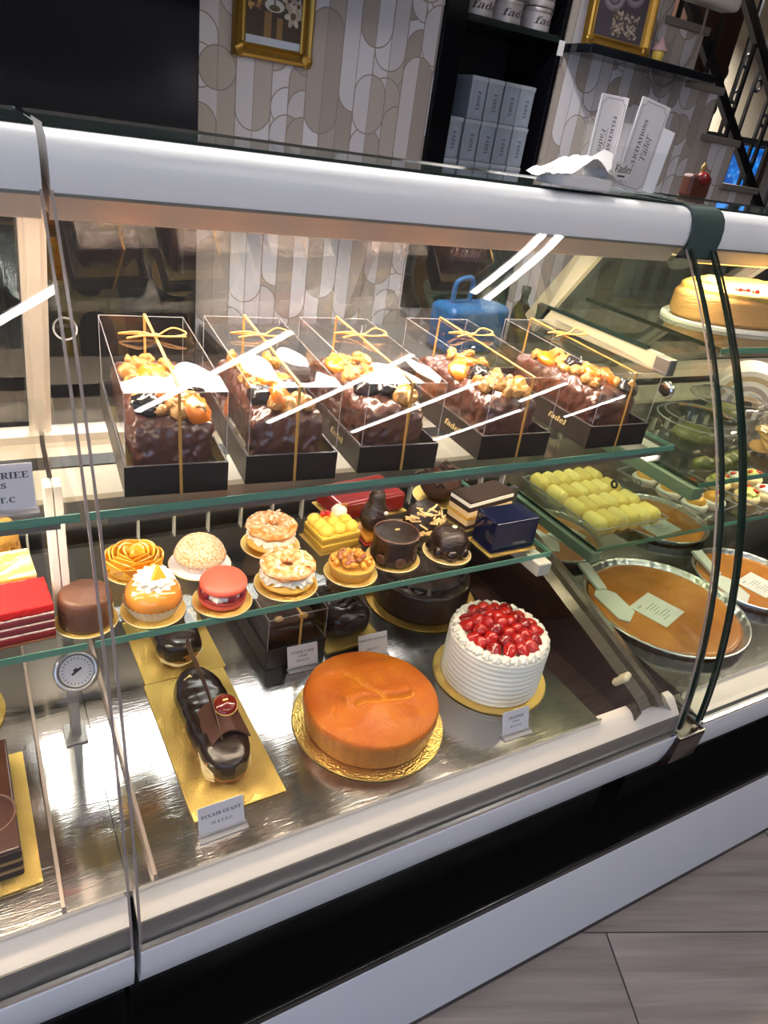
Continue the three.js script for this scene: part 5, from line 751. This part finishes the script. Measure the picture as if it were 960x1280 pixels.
{ // strawberry cake
  const p = thing('strawberry_cream_cake', 'round white cream cake heaped with glossy cut strawberries on a gold disc', 'cake', [0.752, Y3, -0.726]), r = rng(50); p.scale.set(1.20, 1.10, 1.20);
  mesh('cake_board', lathe([[0, 0], [0.0855, 0], [0.087, 0.0012], [0.0855, 0.0028], [0, 0.0028]], 64), gold, p);
  const prof = [[0, 0.003], [0.072, 0.003]]; for (let k = 0; k <= 36; k++) { const t = k / 36; prof.push([0.0735 + 0.0012 * Math.cos(k * Math.PI / 2 * 1.0) * (k % 2 ? 0.2 : 1), 0.004 + 0.080 * t]); } prof.push([0.072, 0.0865], [0.066, 0.087], [0, 0.087]);
  mesh('cream_coat', bumpy(lathe(prof, 72), 0.0005, 45), creamWhite, p);
  const dg = rosette(0.0088, 0.012, 7, 0.5, 42); for (let k = 0; k < 30; k++) { const a = k / 30 * Math.PI * 2; const o = mesh('cream_dollop', dg, creamWhite, p, [Math.cos(a) * 0.0645, 0.0865, Math.sin(a) * 0.0645]); o.rotation.set(Math.sin(a) * 0.35, r() * 6, -Math.cos(a) * 0.35); }
  const sg = [0, 1, 2].map((s) => { const g = lathe([[0, -0.0150], [0.0035, -0.0135], [0.0078, -0.008], [0.0106, 0], [0.0102, 0.006], [0.006, 0.0095], [0, 0.0100]], 20); return bumpy(g, 0.0007, 160, s * 4); });
  let n = 0; for (const [rad, cnt, y, tilt] of [[0.050, 16, 0.094, 1.35], [0.036, 11, 0.100, 1.1], [0.022, 7, 0.105, 0.9], [0.009, 3, 0.110, 0.6]]) for (let k = 0; k < cnt; k++) { const a = k / cnt * Math.PI * 2 + rad * 40 + (r() - 0.5) * 0.2; const o = mesh('strawberry', sg[n % 3], n % 4 === 1 ? berryDark : berryRed, p, [Math.cos(a) * rad, y + (r() - 0.5) * 0.004, Math.sin(a) * rad]); o.rotation.set((r() - 0.5) * 0.8, -a + (r() - 0.5) * 1.0, tilt + (r() - 0.5) * 0.7, 'YXZ'); o.scale.setScalar(0.92 + 0.2 * r()); n++; }
  priceTag('small white sign reading fraisier at the foot of the strawberry cake', 0.709, Y3, -0.5915, -0.02, 0.054, 0.040, [['FRAISIER', 66, 32], ['8 Pers', 98, 24], ['40 $ T.T.C', 138, 24]]);
}

// ================================================================ THE CASE WITH THE RED VELVET SLICE
{
  priceTag('white sign reading cake variee on the upper glass shelf edge', 0.000, E + SH1 + 0.0005, -0.752, 0.0, 0.086, 0.050, [['CAKE VARIEE', 54, 34], ['7 PERS', 92, 30], ['22 $ T.T.C', 150, 30]], 0.22);
  const p = thing('red_velvet_slice', 'red velvet layer slice with pink and cream layers at the support post', 'pastry', [-0.003, Y2, -0.803], 0.06), W = 0.105, D = 0.062;
  const red = M({ lin: [0.58, 0.008, 0.010], roughness: 0.85, bumpMap: rep(fineTex, 2), bumpScale: 0.004 }), dred = M({ lin: [0.20, 0.008, 0.010], roughness: 0.8, bumpMap: rep(fineTex, 2), bumpScale: 0.003 }), plum = M({ lin: [0.17, 0.022, 0.030], roughness: 0.35 }), pc = M({ lin: [0.74, 0.55, 0.48], roughness: 0.5 }), br = M({ lin: [0.22, 0.07, 0.03], roughness: 0.8 });
  let y = 0.0005; for (const [h, m, n] of [[0.004, br, 'biscuit_base'], [0.010, dred, 'sponge_layer'], [0.003, pc, 'cream_layer'], [0.0095, plum, 'jelly_layer'], [0.0025, pc, 'cream_layer'], [0.0095, plum, 'jelly_layer'], [0.003, pc, 'cream_layer'], [0.012, red, 'red_crumb_top']]) { mesh(n, bumpy(roundGrid(W, h, D, Math.min(0.0016, h / 3), 0.0022).translate(0, y + h / 2, 0), n === 'red_crumb_top' ? 0.0010 : 0.0004, 240, h * 700), m, p); y += h; }
  const q = thing('vanilla_slice', 'cream slice with marbled yellow top behind the red velvet slice', 'pastry', [-0.012, Y2, -0.877], 0.06);
  const mt = dataTex(128, 128, (u, v) => { const s = Math.max(0, Math.min(1, 0.4 + 2.2 * Math.sin((u * 1.2 + v * 3 + 0.6 * fbm(u * 4, v * 4, 2)) * 9) * 0.3)); return [0.93, 0.86 - 0.12 * s, 0.66 - 0.32 * s]; }, true);
  mesh('sponge_layer', rb(0.10, 0.022, 0.066, 0.002, 0, 0.0115, 0), biscuit, q); mesh('cream_layer', rb(0.10, 0.024, 0.066, 0.002, 0, 0.0345, 0), M({ lin: [0.82, 0.62, 0.36], roughness: 0.5 }), q); mesh('glazed_top', metresUV(rb(0.101, 0.006, 0.067, 0.002, 0, 0.0495, 0), 9), M({ map: mt, roughness: 0.3 }), q);
  const t = thing('crumble_cake', 'round golden crumble cake stamped with small lettering at the steel post', 'cake', [-0.022, Y2, -0.985], 0.2);
  const side = canvasTex(512, 128, (c, w, h) => { c.fillStyle = '#c98f3d'; c.fillRect(0, 0, w, h); const r = rng(2); for (let k = 0; k < 500; k++) { c.fillStyle = ['#d6a04c', '#b87b2c', '#dcae62'][k % 3]; c.fillRect(r() * w, r() * h, 6, 4); } c.fillStyle = '#6a4318'; c.font = 'bold 30px serif'; for (let k = 0; k < 5; k++) { c.fillText('CAKE', k * 110 + 8, 52); c.fillText('Cake', k * 110 + 50, 108); } });
  mesh('cake', new THREE.CylinderGeometry(0.050, 0.053, 0.040, 48, 1, true).translate(0, 0.0205, 0), M({ map: side, roughness: 0.7 }), t);
  mesh('crumble', bumpy(lathe([[0.052, 0.036], [0.050, 0.044], [0.042, 0.054], [0.028, 0.062], [0, 0.066]], 48), 0.003, 110, 3), M({ lin: [0.74, 0.36, 0.05], roughness: 0.7, bumpMap: rep(fineTex, 2), bumpScale: 0.004 }), t);
  const b = thing('chocolate_gateau', 'rectangular dark chocolate gateau with an embossed ring on a gold board', 'cake', [-0.095, Y3, -0.715], 0.015);
  goldBoard(b, 0.185, 0.215); 
  let yy = 0.003; for (const [h, m, n] of [[0.010, chocCrumb, 'sponge_layer'], [0.005, M({ lin: [0.30, 0.17, 0.06], roughness: 0.6 }), 'cream_layer'], [0.010, chocCrumb, 'sponge_layer'], [0.005, M({ lin: [0.30, 0.17, 0.06], roughness: 0.6 }), 'cream_layer'], [0.012, chocCrumb, 'sponge_layer'], [0.008, M({ lin: [0.055, 0.022, 0.016], roughness: 0.22, clearcoat: 0.4 }), 'chocolate_glaze']]) { mesh(n, rb(0.150, h, 0.180, Math.min(0.003, h / 3), 0, yy + h / 2, 0), m, b); yy += h; }
  mesh('embossed_ring', new THREE.TorusGeometry(0.030, 0.0012, 8, 48).rotateX(Math.PI / 2), chocMilk, b, [0.045, yy, 0.03]);
  const d = thing('round_gateau', 'round gateau on a gold disc behind the chocolate gateau', 'cake', [-0.118, Y3, -0.925]);
  mesh('cake_board', lathe([[0, 0], [0.099, 0], [0.1, 0.0012], [0.099, 0.0028], [0, 0.0028]], 56), gold, d); mesh('cake', bumpy(lathe([[0, 0.003], [0.080, 0.003], [0.082, 0.008], [0.082, 0.045], [0.078, 0.050], [0, 0.052]], 48), 0.001, 40), chocMat, d);
}
// ================================================================ THE CASE WITH THE PIES
function piePan(x, y, z, r, label, extra) {
  const p = thing('pie_pan', label, 'pie', [x, y + 0.0005, z], extra?.turn ?? 0), N = 160, pos = [], idx = [];
  const prof = [[0.86, 0.0, 0], [0.90, 0.004, 0.3], [0.955, 0.018, 1], [0.965, 0.0215, 0.6], [0.985, 0.0225, 0], [1.0, 0.0215, 0], [0.998, 0.0195, 0]];
  prof.forEach(([q, h, f]) => { for (let k = 0; k <= N; k++) { const a = k / N * Math.PI * 2, rr = r * q + f * 0.0022 * Math.cos(a * 40); pos.push(Math.cos(a) * rr, h, Math.sin(a) * rr); } });
  for (let i = 0; i < prof.length - 1; i++) for (let k = 0; k < N; k++) { const a = i * (N + 1) + k; idx.push(a, a + N + 1, a + 1, a + 1, a + N + 1, a + N + 2); }
  mesh('foil_dish', built(pos, null, idx), foil, p); mesh('dish_bottom', new THREE.CircleGeometry(r * 0.865, 56).rotateX(-Math.PI / 2), foil, p);
  const t = dataTex(128, 128, (u, v) => { const n = fbm(u * 4, v * 4, x * 3, 4), s = 0.5 + 0.9 * n; return [0.70 + 0.10 * s, 0.40 + 0.14 * s, 0.14 + 0.12 * s]; }, true);
  const f = lathe([[0, 0.0135], [r * 0.5, 0.0140], [r * 0.86, 0.0138], [r * 0.905, 0.0125], [r * 0.905, 0.002], [0, 0.002]], 64); const P = f.attributes.position, U = f.attributes.uv; for (let i = 0; i < P.count; i++) U.setXY(i, P.getX(i) * 3, P.getZ(i) * 3);
  mesh('pie_filling', f, M({ map: t, roughness: 0.22, clearcoat: 0.35, clearcoatRoughness: 0.2 }), p);
  return p;
}
const serverWhite = M({ lin: [0.74, 0.74, 0.70], roughness: 0.35 }), cardGreen = M({ lin: [0.76, 0.76, 0.74], roughness: 0.6 });
function pieServer(x, y, z, turn, label) {
  const s = thing('pie_server', label, 'pie server', [x, y, z], turn);
  mesh('blade', prism([[0, -0.062], [0.034, -0.030], [0.030, 0.040], [0.012, 0.058], [-0.012, 0.058], [-0.028, 0.040], [-0.020, -0.050]], 0.003, 0.0008).rotateX(-Math.PI / 2), serverWhite, s);
  mesh('handle', (() => { const g = prism([[-0.011, 0], [0.011, 0], [0.014, 0.09], [-0.014, 0.09]], 0.006, 0.0012); g.rotateX(-Math.PI / 2 + 0.12); g.translate(0, 0.004, -0.055); return g; })(), serverWhite, s);
  return s;
}
const noteTex = canvasTex(256, 200, (c, w, h) => { c.fillStyle = '#e2e2de'; c.fillRect(0, 0, w, h); c.fillStyle = '#5d5d58'; c.font = 'bold 18px serif'; c.fillText('Fadel', 26, 38); for (let k = 0; k < 7; k++) c.fillRect(60 + (k % 3) * 14, 62 + k * 17, 120 - (k % 4) * 18, 3); });
function noteCard(x, y, z, turn, W, H, label) { const s = thing('note_card', label, 'card', [x, y, z], turn); mesh('card', rb(W, 0.001, H, 0.0003, 0, 0.0005, 0), cardGreen, s); mesh('print', new THREE.PlaneGeometry(W - 0.004, H - 0.004).rotateX(-Math.PI / 2).translate(0, 0.0013, 0), printed(noteTex, 0.6), s); return s; }
{
  const Y4 = E + RD;
  piePan(1.328, Y4, -0.806, 0.192, 'large foil pan of amber pie with a white server and note card');
  pieServer(1.205, Y4 + 0.0155, -0.845, -0.20, 'white plastic pie server on the amber pie beside its note card');
  noteCard(1.298, Y4 + 0.0148, -0.800, 0.30, 0.098, 0.092, 'square white note card lying on the large amber pie');
  piePan(1.655, Y4, -0.815, 0.142, 'foil pan of orange pie with a white server crossing its rim');
  pieServer(1.56, Y4 + 0.0155, -0.80, -0.25, 'white plastic pie server on the orange pie under the puff pastries');
  noteCard(1.66, Y4 + 0.0148, -0.79, 0.2, 0.09, 0.08, 'white note card lying on the orange pie beside its server');
  piePan(1.270, Y4, -1.145, 0.138, 'foil pan of brown pie under the tray of yellow rolls');
  pieServer(1.225, Y4 + 0.0155, -1.13, 0.15, 'pale pie server lying on the brown pie under the yellow rolls');
  noteCard(1.315, Y4 + 0.0148, -1.13, 0.25, 0.09, 0.07, 'pale note card lying on the brown pie under the yellow rolls');
  piePan(1.665, Y4, -1.13, 0.143, 'foil pan of brown pie at the back behind the orange pie');
  noteCard(1.63, Y4 + 0.0148, -1.09, 0.1, 0.11, 0.07, 'pale note card lying on the brown pie at the back');
}
function clearTray(name, label, x, y, z, turn, W, H, D) {
  const t = thing(name, label, 'tray', [x, y + 0.0005, z], turn), w = W / 2, d = D / 2, e = 0.008;
  mesh('tray_base', quad([-w + e, 0.0003, d - e], [w - e, 0.0003, d - e], [w - e, 0.0003, -d + e], [-w + e, 0.0003, -d + e]), panePlastic, t);
  for (const P of [[[-w + e, 0, d - e], [w - e, 0, d - e], [w, H, d], [-w, H, d]], [[-w + e, 0, -d + e], [w - e, 0, -d + e], [w, H, -d], [-w, H, -d]], [[-w + e, 0, -d + e], [-w + e, 0, d - e], [-w, H, d], [-w, H, -d]], [[w - e, 0, -d + e], [w - e, 0, d - e], [w, H, d], [w, H, -d]]]) mesh('tray_wall', quad(...P), panePlastic, t);
  mesh('tray_rim', [bar([-w, H, d], [w, H, d], 0.002, 0.003), bar([-w, H, -d], [w, H, -d], 0.002, 0.003), bar([-w, H, -d], [-w, H, d], 0.002, 0.003), bar([w, H, -d], [w, H, d], 0.002, 0.003)], plasticEdge, t);
  return t;
}
{ // yellow rolls
  const y = E + RS2, cx = 1.276, cz = -1.052, turn = 0.0; clearTray('clear_tray', 'clear plastic tray filled with rows of yellow cream rolls', cx, y, cz, turn, 0.232, 0.026, 0.268);
  const ym = [M({ lin: [0.92, 0.70, 0.20], roughness: 0.55, bumpMap: rep(fineTex, 1), bumpScale: 0.001 }), M({ lin: [0.94, 0.74, 0.25], roughness: 0.55, bumpMap: rep(fineTex, 1), bumpScale: 0.001 })];
  const g = (() => { const q = new THREE.CapsuleGeometry(0.0172, 0.0320, 6, 16).rotateX(Math.PI / 2).scale(1, 1.25, 1); return bumpy(mergeVertices(q), 0.0012, 90, 4); })();
  const r = rng(8); for (let i = 0; i < 6; i++) for (let k = 0; k < 4; k++) { const o = mesh('yellow_roll', g, ym[(i + k) % 2], scene, [cx - 0.0875 + i * 0.035, y + 0.023, cz - 0.0975 + k * 0.065]); o.rotation.y = (r() - 0.5) * 0.12; o.scale.set(1, 0.98 + 0.08 * r(), 0.97); tag(o, 'small pale yellow cream roll lying in rows in the clear tray', 'pastry', 'yellow rolls in the clear tray'); }
}
{ // orange puffs, cream pastries
  const y = E + RS2, t1 = clearTray('puff_tray', 'clear tray of orange topped puffs beside the yellow rolls', 1.56, y, -1.04, 0.14, 0.15, 0.026, 0.27), t2 = clearTray('cream_pastry_tray', 'clear tray of cream pastries with red berries beside the puffs', 1.80, y, -1.0, 0.14, 0.24, 0.03, 0.22);
  const wh = M({ lin: [0.80, 0.70, 0.62], roughness: 0.6 }), or = M({ lin: [0.80, 0.38, 0.06], roughness: 0.35 }), pl = M({ lin: [0.84, 0.66, 0.34], roughness: 0.5 }), rd = M({ lin: [0.60, 0.03, 0.02], roughness: 0.2 }), gr = M({ lin: [0.62, 0.62, 0.16], roughness: 0.4 });
  const baseG = bumpy(lathe([[0, 0], [0.024, 0], [0.032, 0.008], [0.0335, 0.018], [0.029, 0.024], [0, 0.026]], 32), 0.002, 60), topG = bumpy(lathe([[0.026, 0], [0.024, 0.010], [0.015, 0.017], [0, 0.019]], 32), 0.002, 80), berry = ball(0.007, 1.6, 0.7, 0.8);
  const r = rng(6);
  for (const [i, k] of [[0, 0], [1, 0], [0, 1], [1, 1], [0, 2], [1, 2]]) { const p = thing('orange_puff', 'white puff with an orange jam top in the clear tray', 'pastry', [1.526 + i * 0.070 + k * 0.010, y + 0.0012, -1.115 + k * 0.075], r(), 'orange puffs in the clear tray'); mesh('puff', baseG, wh, p); mesh('jam_top', topG, or, p, [0, 0.022, 0]); mesh('red_berry', berry, rd, p, [0.004, 0.041, 0.004]); }
  for (const [i, k] of [[0, 0], [1, 0], [2, 0], [0, 1], [1, 1], [2, 1]]) { const p = thing('cream_pastry', 'pale cream pastry with red berry slices in the clear tray', 'pastry', [1.735 + i * 0.070 + k * 0.014, y + 0.0012, -1.04 + k * 0.082], r() * 6, 'cream pastries in the clear tray'); mesh('base', baseG, pl, p); mesh('cream', rosette(0.027, 0.022, 7), i % 2 ? creamWhite : gr, p, [0, 0.022, 0]); for (const a of [0.4, 2.6]) mesh('red_berry', berry, rd, p, [Math.cos(a) * 0.014, 0.038, Math.sin(a) * 0.014]).rotation.y = -a; }
}
{ // upper shelves: oval cake, swirl roll, plastic domes, wrapped biscuits, green sweets
  const p = thing('oval_yellow_cake', 'long oval yellow cake with herbs and red berries on the top glass shelf', 'cake', [1.445, E + RS0 + 0.0005, -0.950], 0.02);
  mesh('serving_board', (() => { const g = new THREE.CylinderGeometry(1, 1, 0.006, 56); g.scale(0.235, 1, 0.118); return g.translate(0, 0.003, 0); })(), M({ lin: [0.75, 0.74, 0.72], roughness: 0.3 }), p);
  mesh('cake', bumpy((() => { const g = lathe([[0, 0.006], [0.97, 0.006], [1.0, 0.014], [1.0, 0.050], [0.95, 0.060], [0, 0.063]], 64); g.scale(0.220, 1, 0.104); g.computeVertexNormals(); return g; })(), 0.002, 40), M({ lin: [0.52, 0.28, 0.09], roughness: 0.6, bumpMap: rep(fineTex, 2), bumpScale: 0.002 }), p);
  mesh('yellow_topping', bumpy((() => { const g = lathe([[0.95, 0.058], [0.95, 0.066], [0.9, 0.070], [0, 0.070]], 64); g.scale(0.220, 1, 0.104); g.computeVertexNormals(); return g; })(), 0.002, 120), M({ lin: [0.86, 0.56, 0.10], roughness: 0.6, bumpMap: rep(fineTex, 2), bumpScale: 0.004 }), p);
  const hm = M({ lin: [0.20, 0.19, 0.07], roughness: 0.8 }); for (const [x, z] of [[-0.12, -0.03], [0.02, 0.05]]) mesh('herb_mound', bumpy(ball(0.022, 1.5, 0.5, 1, 20, 12), 0.004, 160, x * 50), hm, p, [x, 0.072, z]);
  const rb2 = ball(0.008); for (const [x, z] of [[-0.105, 0.045], [-0.09, 0.056], [-0.125, 0.042], [0.12, -0.03]]) mesh('red_berry', rb2, M({ lin: [0.40, 0.012, 0.012], roughness: 0.15 }), p, [x, 0.071, z]);
  const s = thing('swirl_roll_cake', 'white striped swirl roll cake standing under the oval yellow cake', 'cake', [1.745, E + RS1 + 0.0005, -1.06], -0.95), cols = [[0.80, 0.72, 0.62], [0.55, 0.40, 0.22], [0.84, 0.78, 0.70], [0.42, 0.36, 0.32]];
  for (let k = 0; k < 6; k++) mesh('swirl_layer', (() => { const ro = 0.088 - k * 0.0125, ri = ro - 0.0122, q = new THREE.Shape(); q.absarc(0, 0, ro, 0, Math.PI, false); q.absarc(0, 0, ri, Math.PI, 0, true); return new THREE.ExtrudeGeometry(q, { depth: 0.13, bevelEnabled: true, bevelSize: 0.001, bevelThickness: 0.001, bevelSegments: 1, curveSegments: 28 }).translate(0, 0.002, -0.065); })(), M({ lin: cols[k % 4], roughness: 0.5 }), s);
}
{
  for (const [x, z, r, h, lab] of [[1.335, -0.895, 0.088, 0.052, 'round clear plastic tub with lid on the pie case shelf'], [1.56, -0.99, 0.09, 0.05, 'round clear plastic tub beside the wrapped biscuits']]) {
    const t = thing('clear_tub', lab, 'tub', [x, E + RS1 + 0.0005, z]);
    mesh('tub', lathe([[r * 0.86, 0.0005], [r * 0.97, h * 0.8]], 48), panePlastic, t); mesh('lid', lathe([[0, h * 0.98], [r * 0.85, h * 0.98], [r * 0.9, h * 0.84], [r, h * 0.84]], 48), panePlastic, t);
    mesh('lid_rim', new THREE.TorusGeometry(r, 0.0016, 6, 60).rotateX(Math.PI / 2).translate(0, h * 0.82, 0), plasticEdge, t); mesh('lid_ring', new THREE.TorusGeometry(r * 0.85, 0.0011, 6, 60).rotateX(Math.PI / 2).translate(0, h * 0.985, 0), plasticEdge, t);
    mesh('contents', bumpy(lathe([[0, 0.001], [r * 0.5, 0.001], [r * 0.52, 0.010], [r * 0.4, 0.020], [0, 0.025]], 36), 0.004, 45, x), M({ lin: [0.16, 0.16, 0.045], roughness: 0.5 }), t);
  }
  const g = bumpy(ball(0.019, 1.25, 0.8, 1, 20, 14), 0.0025, 90), gm = M({ lin: [0.10, 0.11, 0.025], roughness: 0.35 });
  for (const [x, z] of [[1.190, -0.756], [1.232, -0.748], [1.272, -0.758], [1.312, -0.766]]) tag(mesh('green_sweet', g, gm, scene, [x, E + RS1 + 0.0165, z]), 'dark olive green sweet in a row on the pie case shelf', 'sweet', 'green sweets on the pie case shelf');
  for (const [x, z, t, lab] of [[1.465, -0.79, 0.2, 'bag of biscuits in clear film on the pie case shelf'], [1.60, -0.80, -0.1, 'bag of pink and gold biscuits in clear film beside the tub']]) {
    const b = thing('wrapped_biscuits', lab, 'biscuits', [x, E + RS1 + 0.0005, z], t), r = rng(x * 100 | 0);
    const bg = lathe([[0, 0], [0.023, 0], [0.0245, 0.003], [0.023, 0.008], [0, 0.009]], 24), bm = [M({ lin: [0.72, 0.45, 0.14], roughness: 0.6 }), M({ lin: [0.66, 0.34, 0.26], roughness: 0.6 }), M({ lin: [0.76, 0.62, 0.40], roughness: 0.6 })];
    for (let k = 0; k < 12; k++) { const o = mesh('biscuit', bg, bm[k % 3], b, [-0.034 + (k % 3) * 0.034, 0.012 + Math.floor(k / 3) * 0.013, (r() - 0.5) * 0.03]); o.rotation.set((r() - 0.5) * 0.7, r() * 6, (r() - 0.5) * 0.7); }
    mesh('film', bumpy(mergeVertices(new RoundedBoxGeometry(0.13, 0.078, 0.10, 10, 0.03).translate(0, 0.040, 0)), 0.006, 28, x * 9), panePlastic, b);
  }
}
// ================================================================ ON TOP OF THE CASES
{
  const YT = E - 0.0473;
  const cardTex = (rot, a, b, c2) => canvasTex(256, 600, (c, w, h) => { c.fillStyle = '#cfcaca'; c.fillRect(0, 0, w, h); c.strokeStyle = '#6d6668'; c.lineWidth = 4; const m = 16, q = 30; c.beginPath(); c.moveTo(m + q, m); c.lineTo(w - m - q, m); c.arc(w - m, m, q, Math.PI, Math.PI / 2, true); c.lineTo(w - m, h - m - q); c.arc(w - m, h - m, q, -Math.PI / 2, Math.PI, true); c.lineTo(m + q, h - m); c.arc(m, h - m, q, 0, -Math.PI / 2, true); c.lineTo(m, m + q); c.arc(m, m, q, Math.PI / 2, 0, true); c.stroke(); c.save(); c.translate(w / 2, h / 2); c.rotate(rot * Math.PI / 2); c.fillStyle = '#26222a'; c.textAlign = 'center'; c.font = 'bold 44px serif'; c.fillText('FELICITATIONS', 0, a); c.font = 'italic 60px serif'; c.fillText('Fadel', -10, b); c.font = '16px serif'; c.fillText('avec nos meilleurs voeux', 0, c2); c.restore(); });
  const t1 = cardTex(1, -24, 62, 8), t2 = cardTex(-1, -26, 52, 12);
  const gc = (name, label, x, z, W, H, turn, roll, tex) => { const o = thing(name, label, 'card', [x, YT + 0.004, z], turn); const c = mesh('card_face', rb(W, H, 0.0012, 0.0004, 0, H / 2, 0), paperWhite, o); c.rotation.z = roll; if (tex) mesh('print', new THREE.PlaneGeometry(W - 0.002, H - 0.002).translate(0, H / 2, 0.0009), printed(tex, 0.6), c); const b = mesh('card_back', rb(W, H, 0.0012, 0.0004, 0.006, H / 2, -0.006), paperWhite, o); b.rotation.z = roll; return o; };
  gc('greeting_card', 'white upright greeting card reading felicitations with script name below the title', 0.930, -0.962, 0.066, 0.128, 0.12, 0.02, t1);
  gc('greeting_card', 'white greeting card reading felicitations that leans beside the plain envelope', 0.994, -0.948, 0.076, 0.131, 0.10, -0.10, t2);
  gc('plain_envelope', 'plain white envelope standing in the clear card holder', 1.056, -0.966, 0.046, 0.098, 0.12, -0.12, null);
  const h = thing('card_holder', 'clear acrylic card holder with a dark logo on the counter top', 'card holder', [0.985, YT, -0.958], 0.1);
  mesh('holder_base', rb(0.18, 0.004, 0.052, 0.001, 0, 0.002, 0), M({ lin: [0.7, 0.74, 0.72], transmission: 0.6, thickness: 0, roughness: 0.05 }), h);
  mesh('holder_front', quad([-0.09, 0.002, 0.026], [0.09, 0.002, 0.026], [0.09, 0.065, 0.026], [-0.09, 0.065, 0.026]), panePlastic, h); mesh('holder_back', quad([-0.09, 0.002, -0.026], [0.09, 0.002, -0.026], [0.09, 0.10, -0.026], [-0.09, 0.10, -0.026]), panePlastic, h);
  const lg = canvasTex(256, 160, (c, w, hh) => { c.fillStyle = '#c9c5c3'; c.fillRect(0, 0, w, hh); c.fillStyle = '#1c191d'; c.font = 'italic bold 96px serif'; c.textAlign = 'center'; c.fillText('Fadel', w / 2, 92); c.fillRect(70, 116, 116, 16); });
  mesh('holder_logo', new THREE.PlaneGeometry(0.040, 0.025).translate(-0.038, 0.030, 0.0266), printed(lg, 0.5), h);
  // crumpled paper bag
  const b = thing('crumpled_paper_bag', 'crumpled white paper bag lying on the counter top beside the cards', 'paper bag', [0.820, YT, -0.893], 0.05), r = rng(20), bagPaper = M({ lin: [0.60, 0.58, 0.57], roughness: 0.8, name: 'bag paper' }); b.scale.setScalar(0.86);
  const pg = new THREE.PlaneGeometry(0.15, 0.085, 14, 9).rotateX(-Math.PI / 2), P = pg.attributes.position; for (let i = 0; i < P.count; i++) { const x = P.getX(i), z = P.getZ(i), e = Math.max(0, 1 - Math.pow(Math.abs(x) / 0.075, 2)); P.setXYZ(i, x + 0.012 * fbm(x * 30, z * 30, 3), 0.018 + 0.028 * e * (0.6 + 0.4 * Math.sin(x * 30 + 1)) + 0.022 * fbm(x * 22, 1, z * 30, 2), z + 0.010 * fbm(z * 30, x * 30, 9)); } 
  mesh('upper_sheet', toCreasedNormals(pg, 0.25), bagPaper, b); mesh('lower_fold', toCreasedNormals(bumpy(mergeVertices(new RoundedBoxGeometry(0.115, 0.020, 0.070, 4, 0.004).translate(-0.004, 0.011, 0.004)), 0.003, 30, 2), 0.3), bagPaper, b);
  mesh('bag_corner', toCreasedNormals(bumpy(mergeVertices(new THREE.ConeGeometry(0.03, 0.055, 7, 3).rotateZ(-1.9).translate(0.072, 0.030, 0.006)), 0.004, 40, 4), 0.3), bagPaper, b);
}

scene.traverse((o) => { if (o.isMesh) { o.castShadow = true; o.receiveShadow = true; } });
renderer.render(scene, camera);
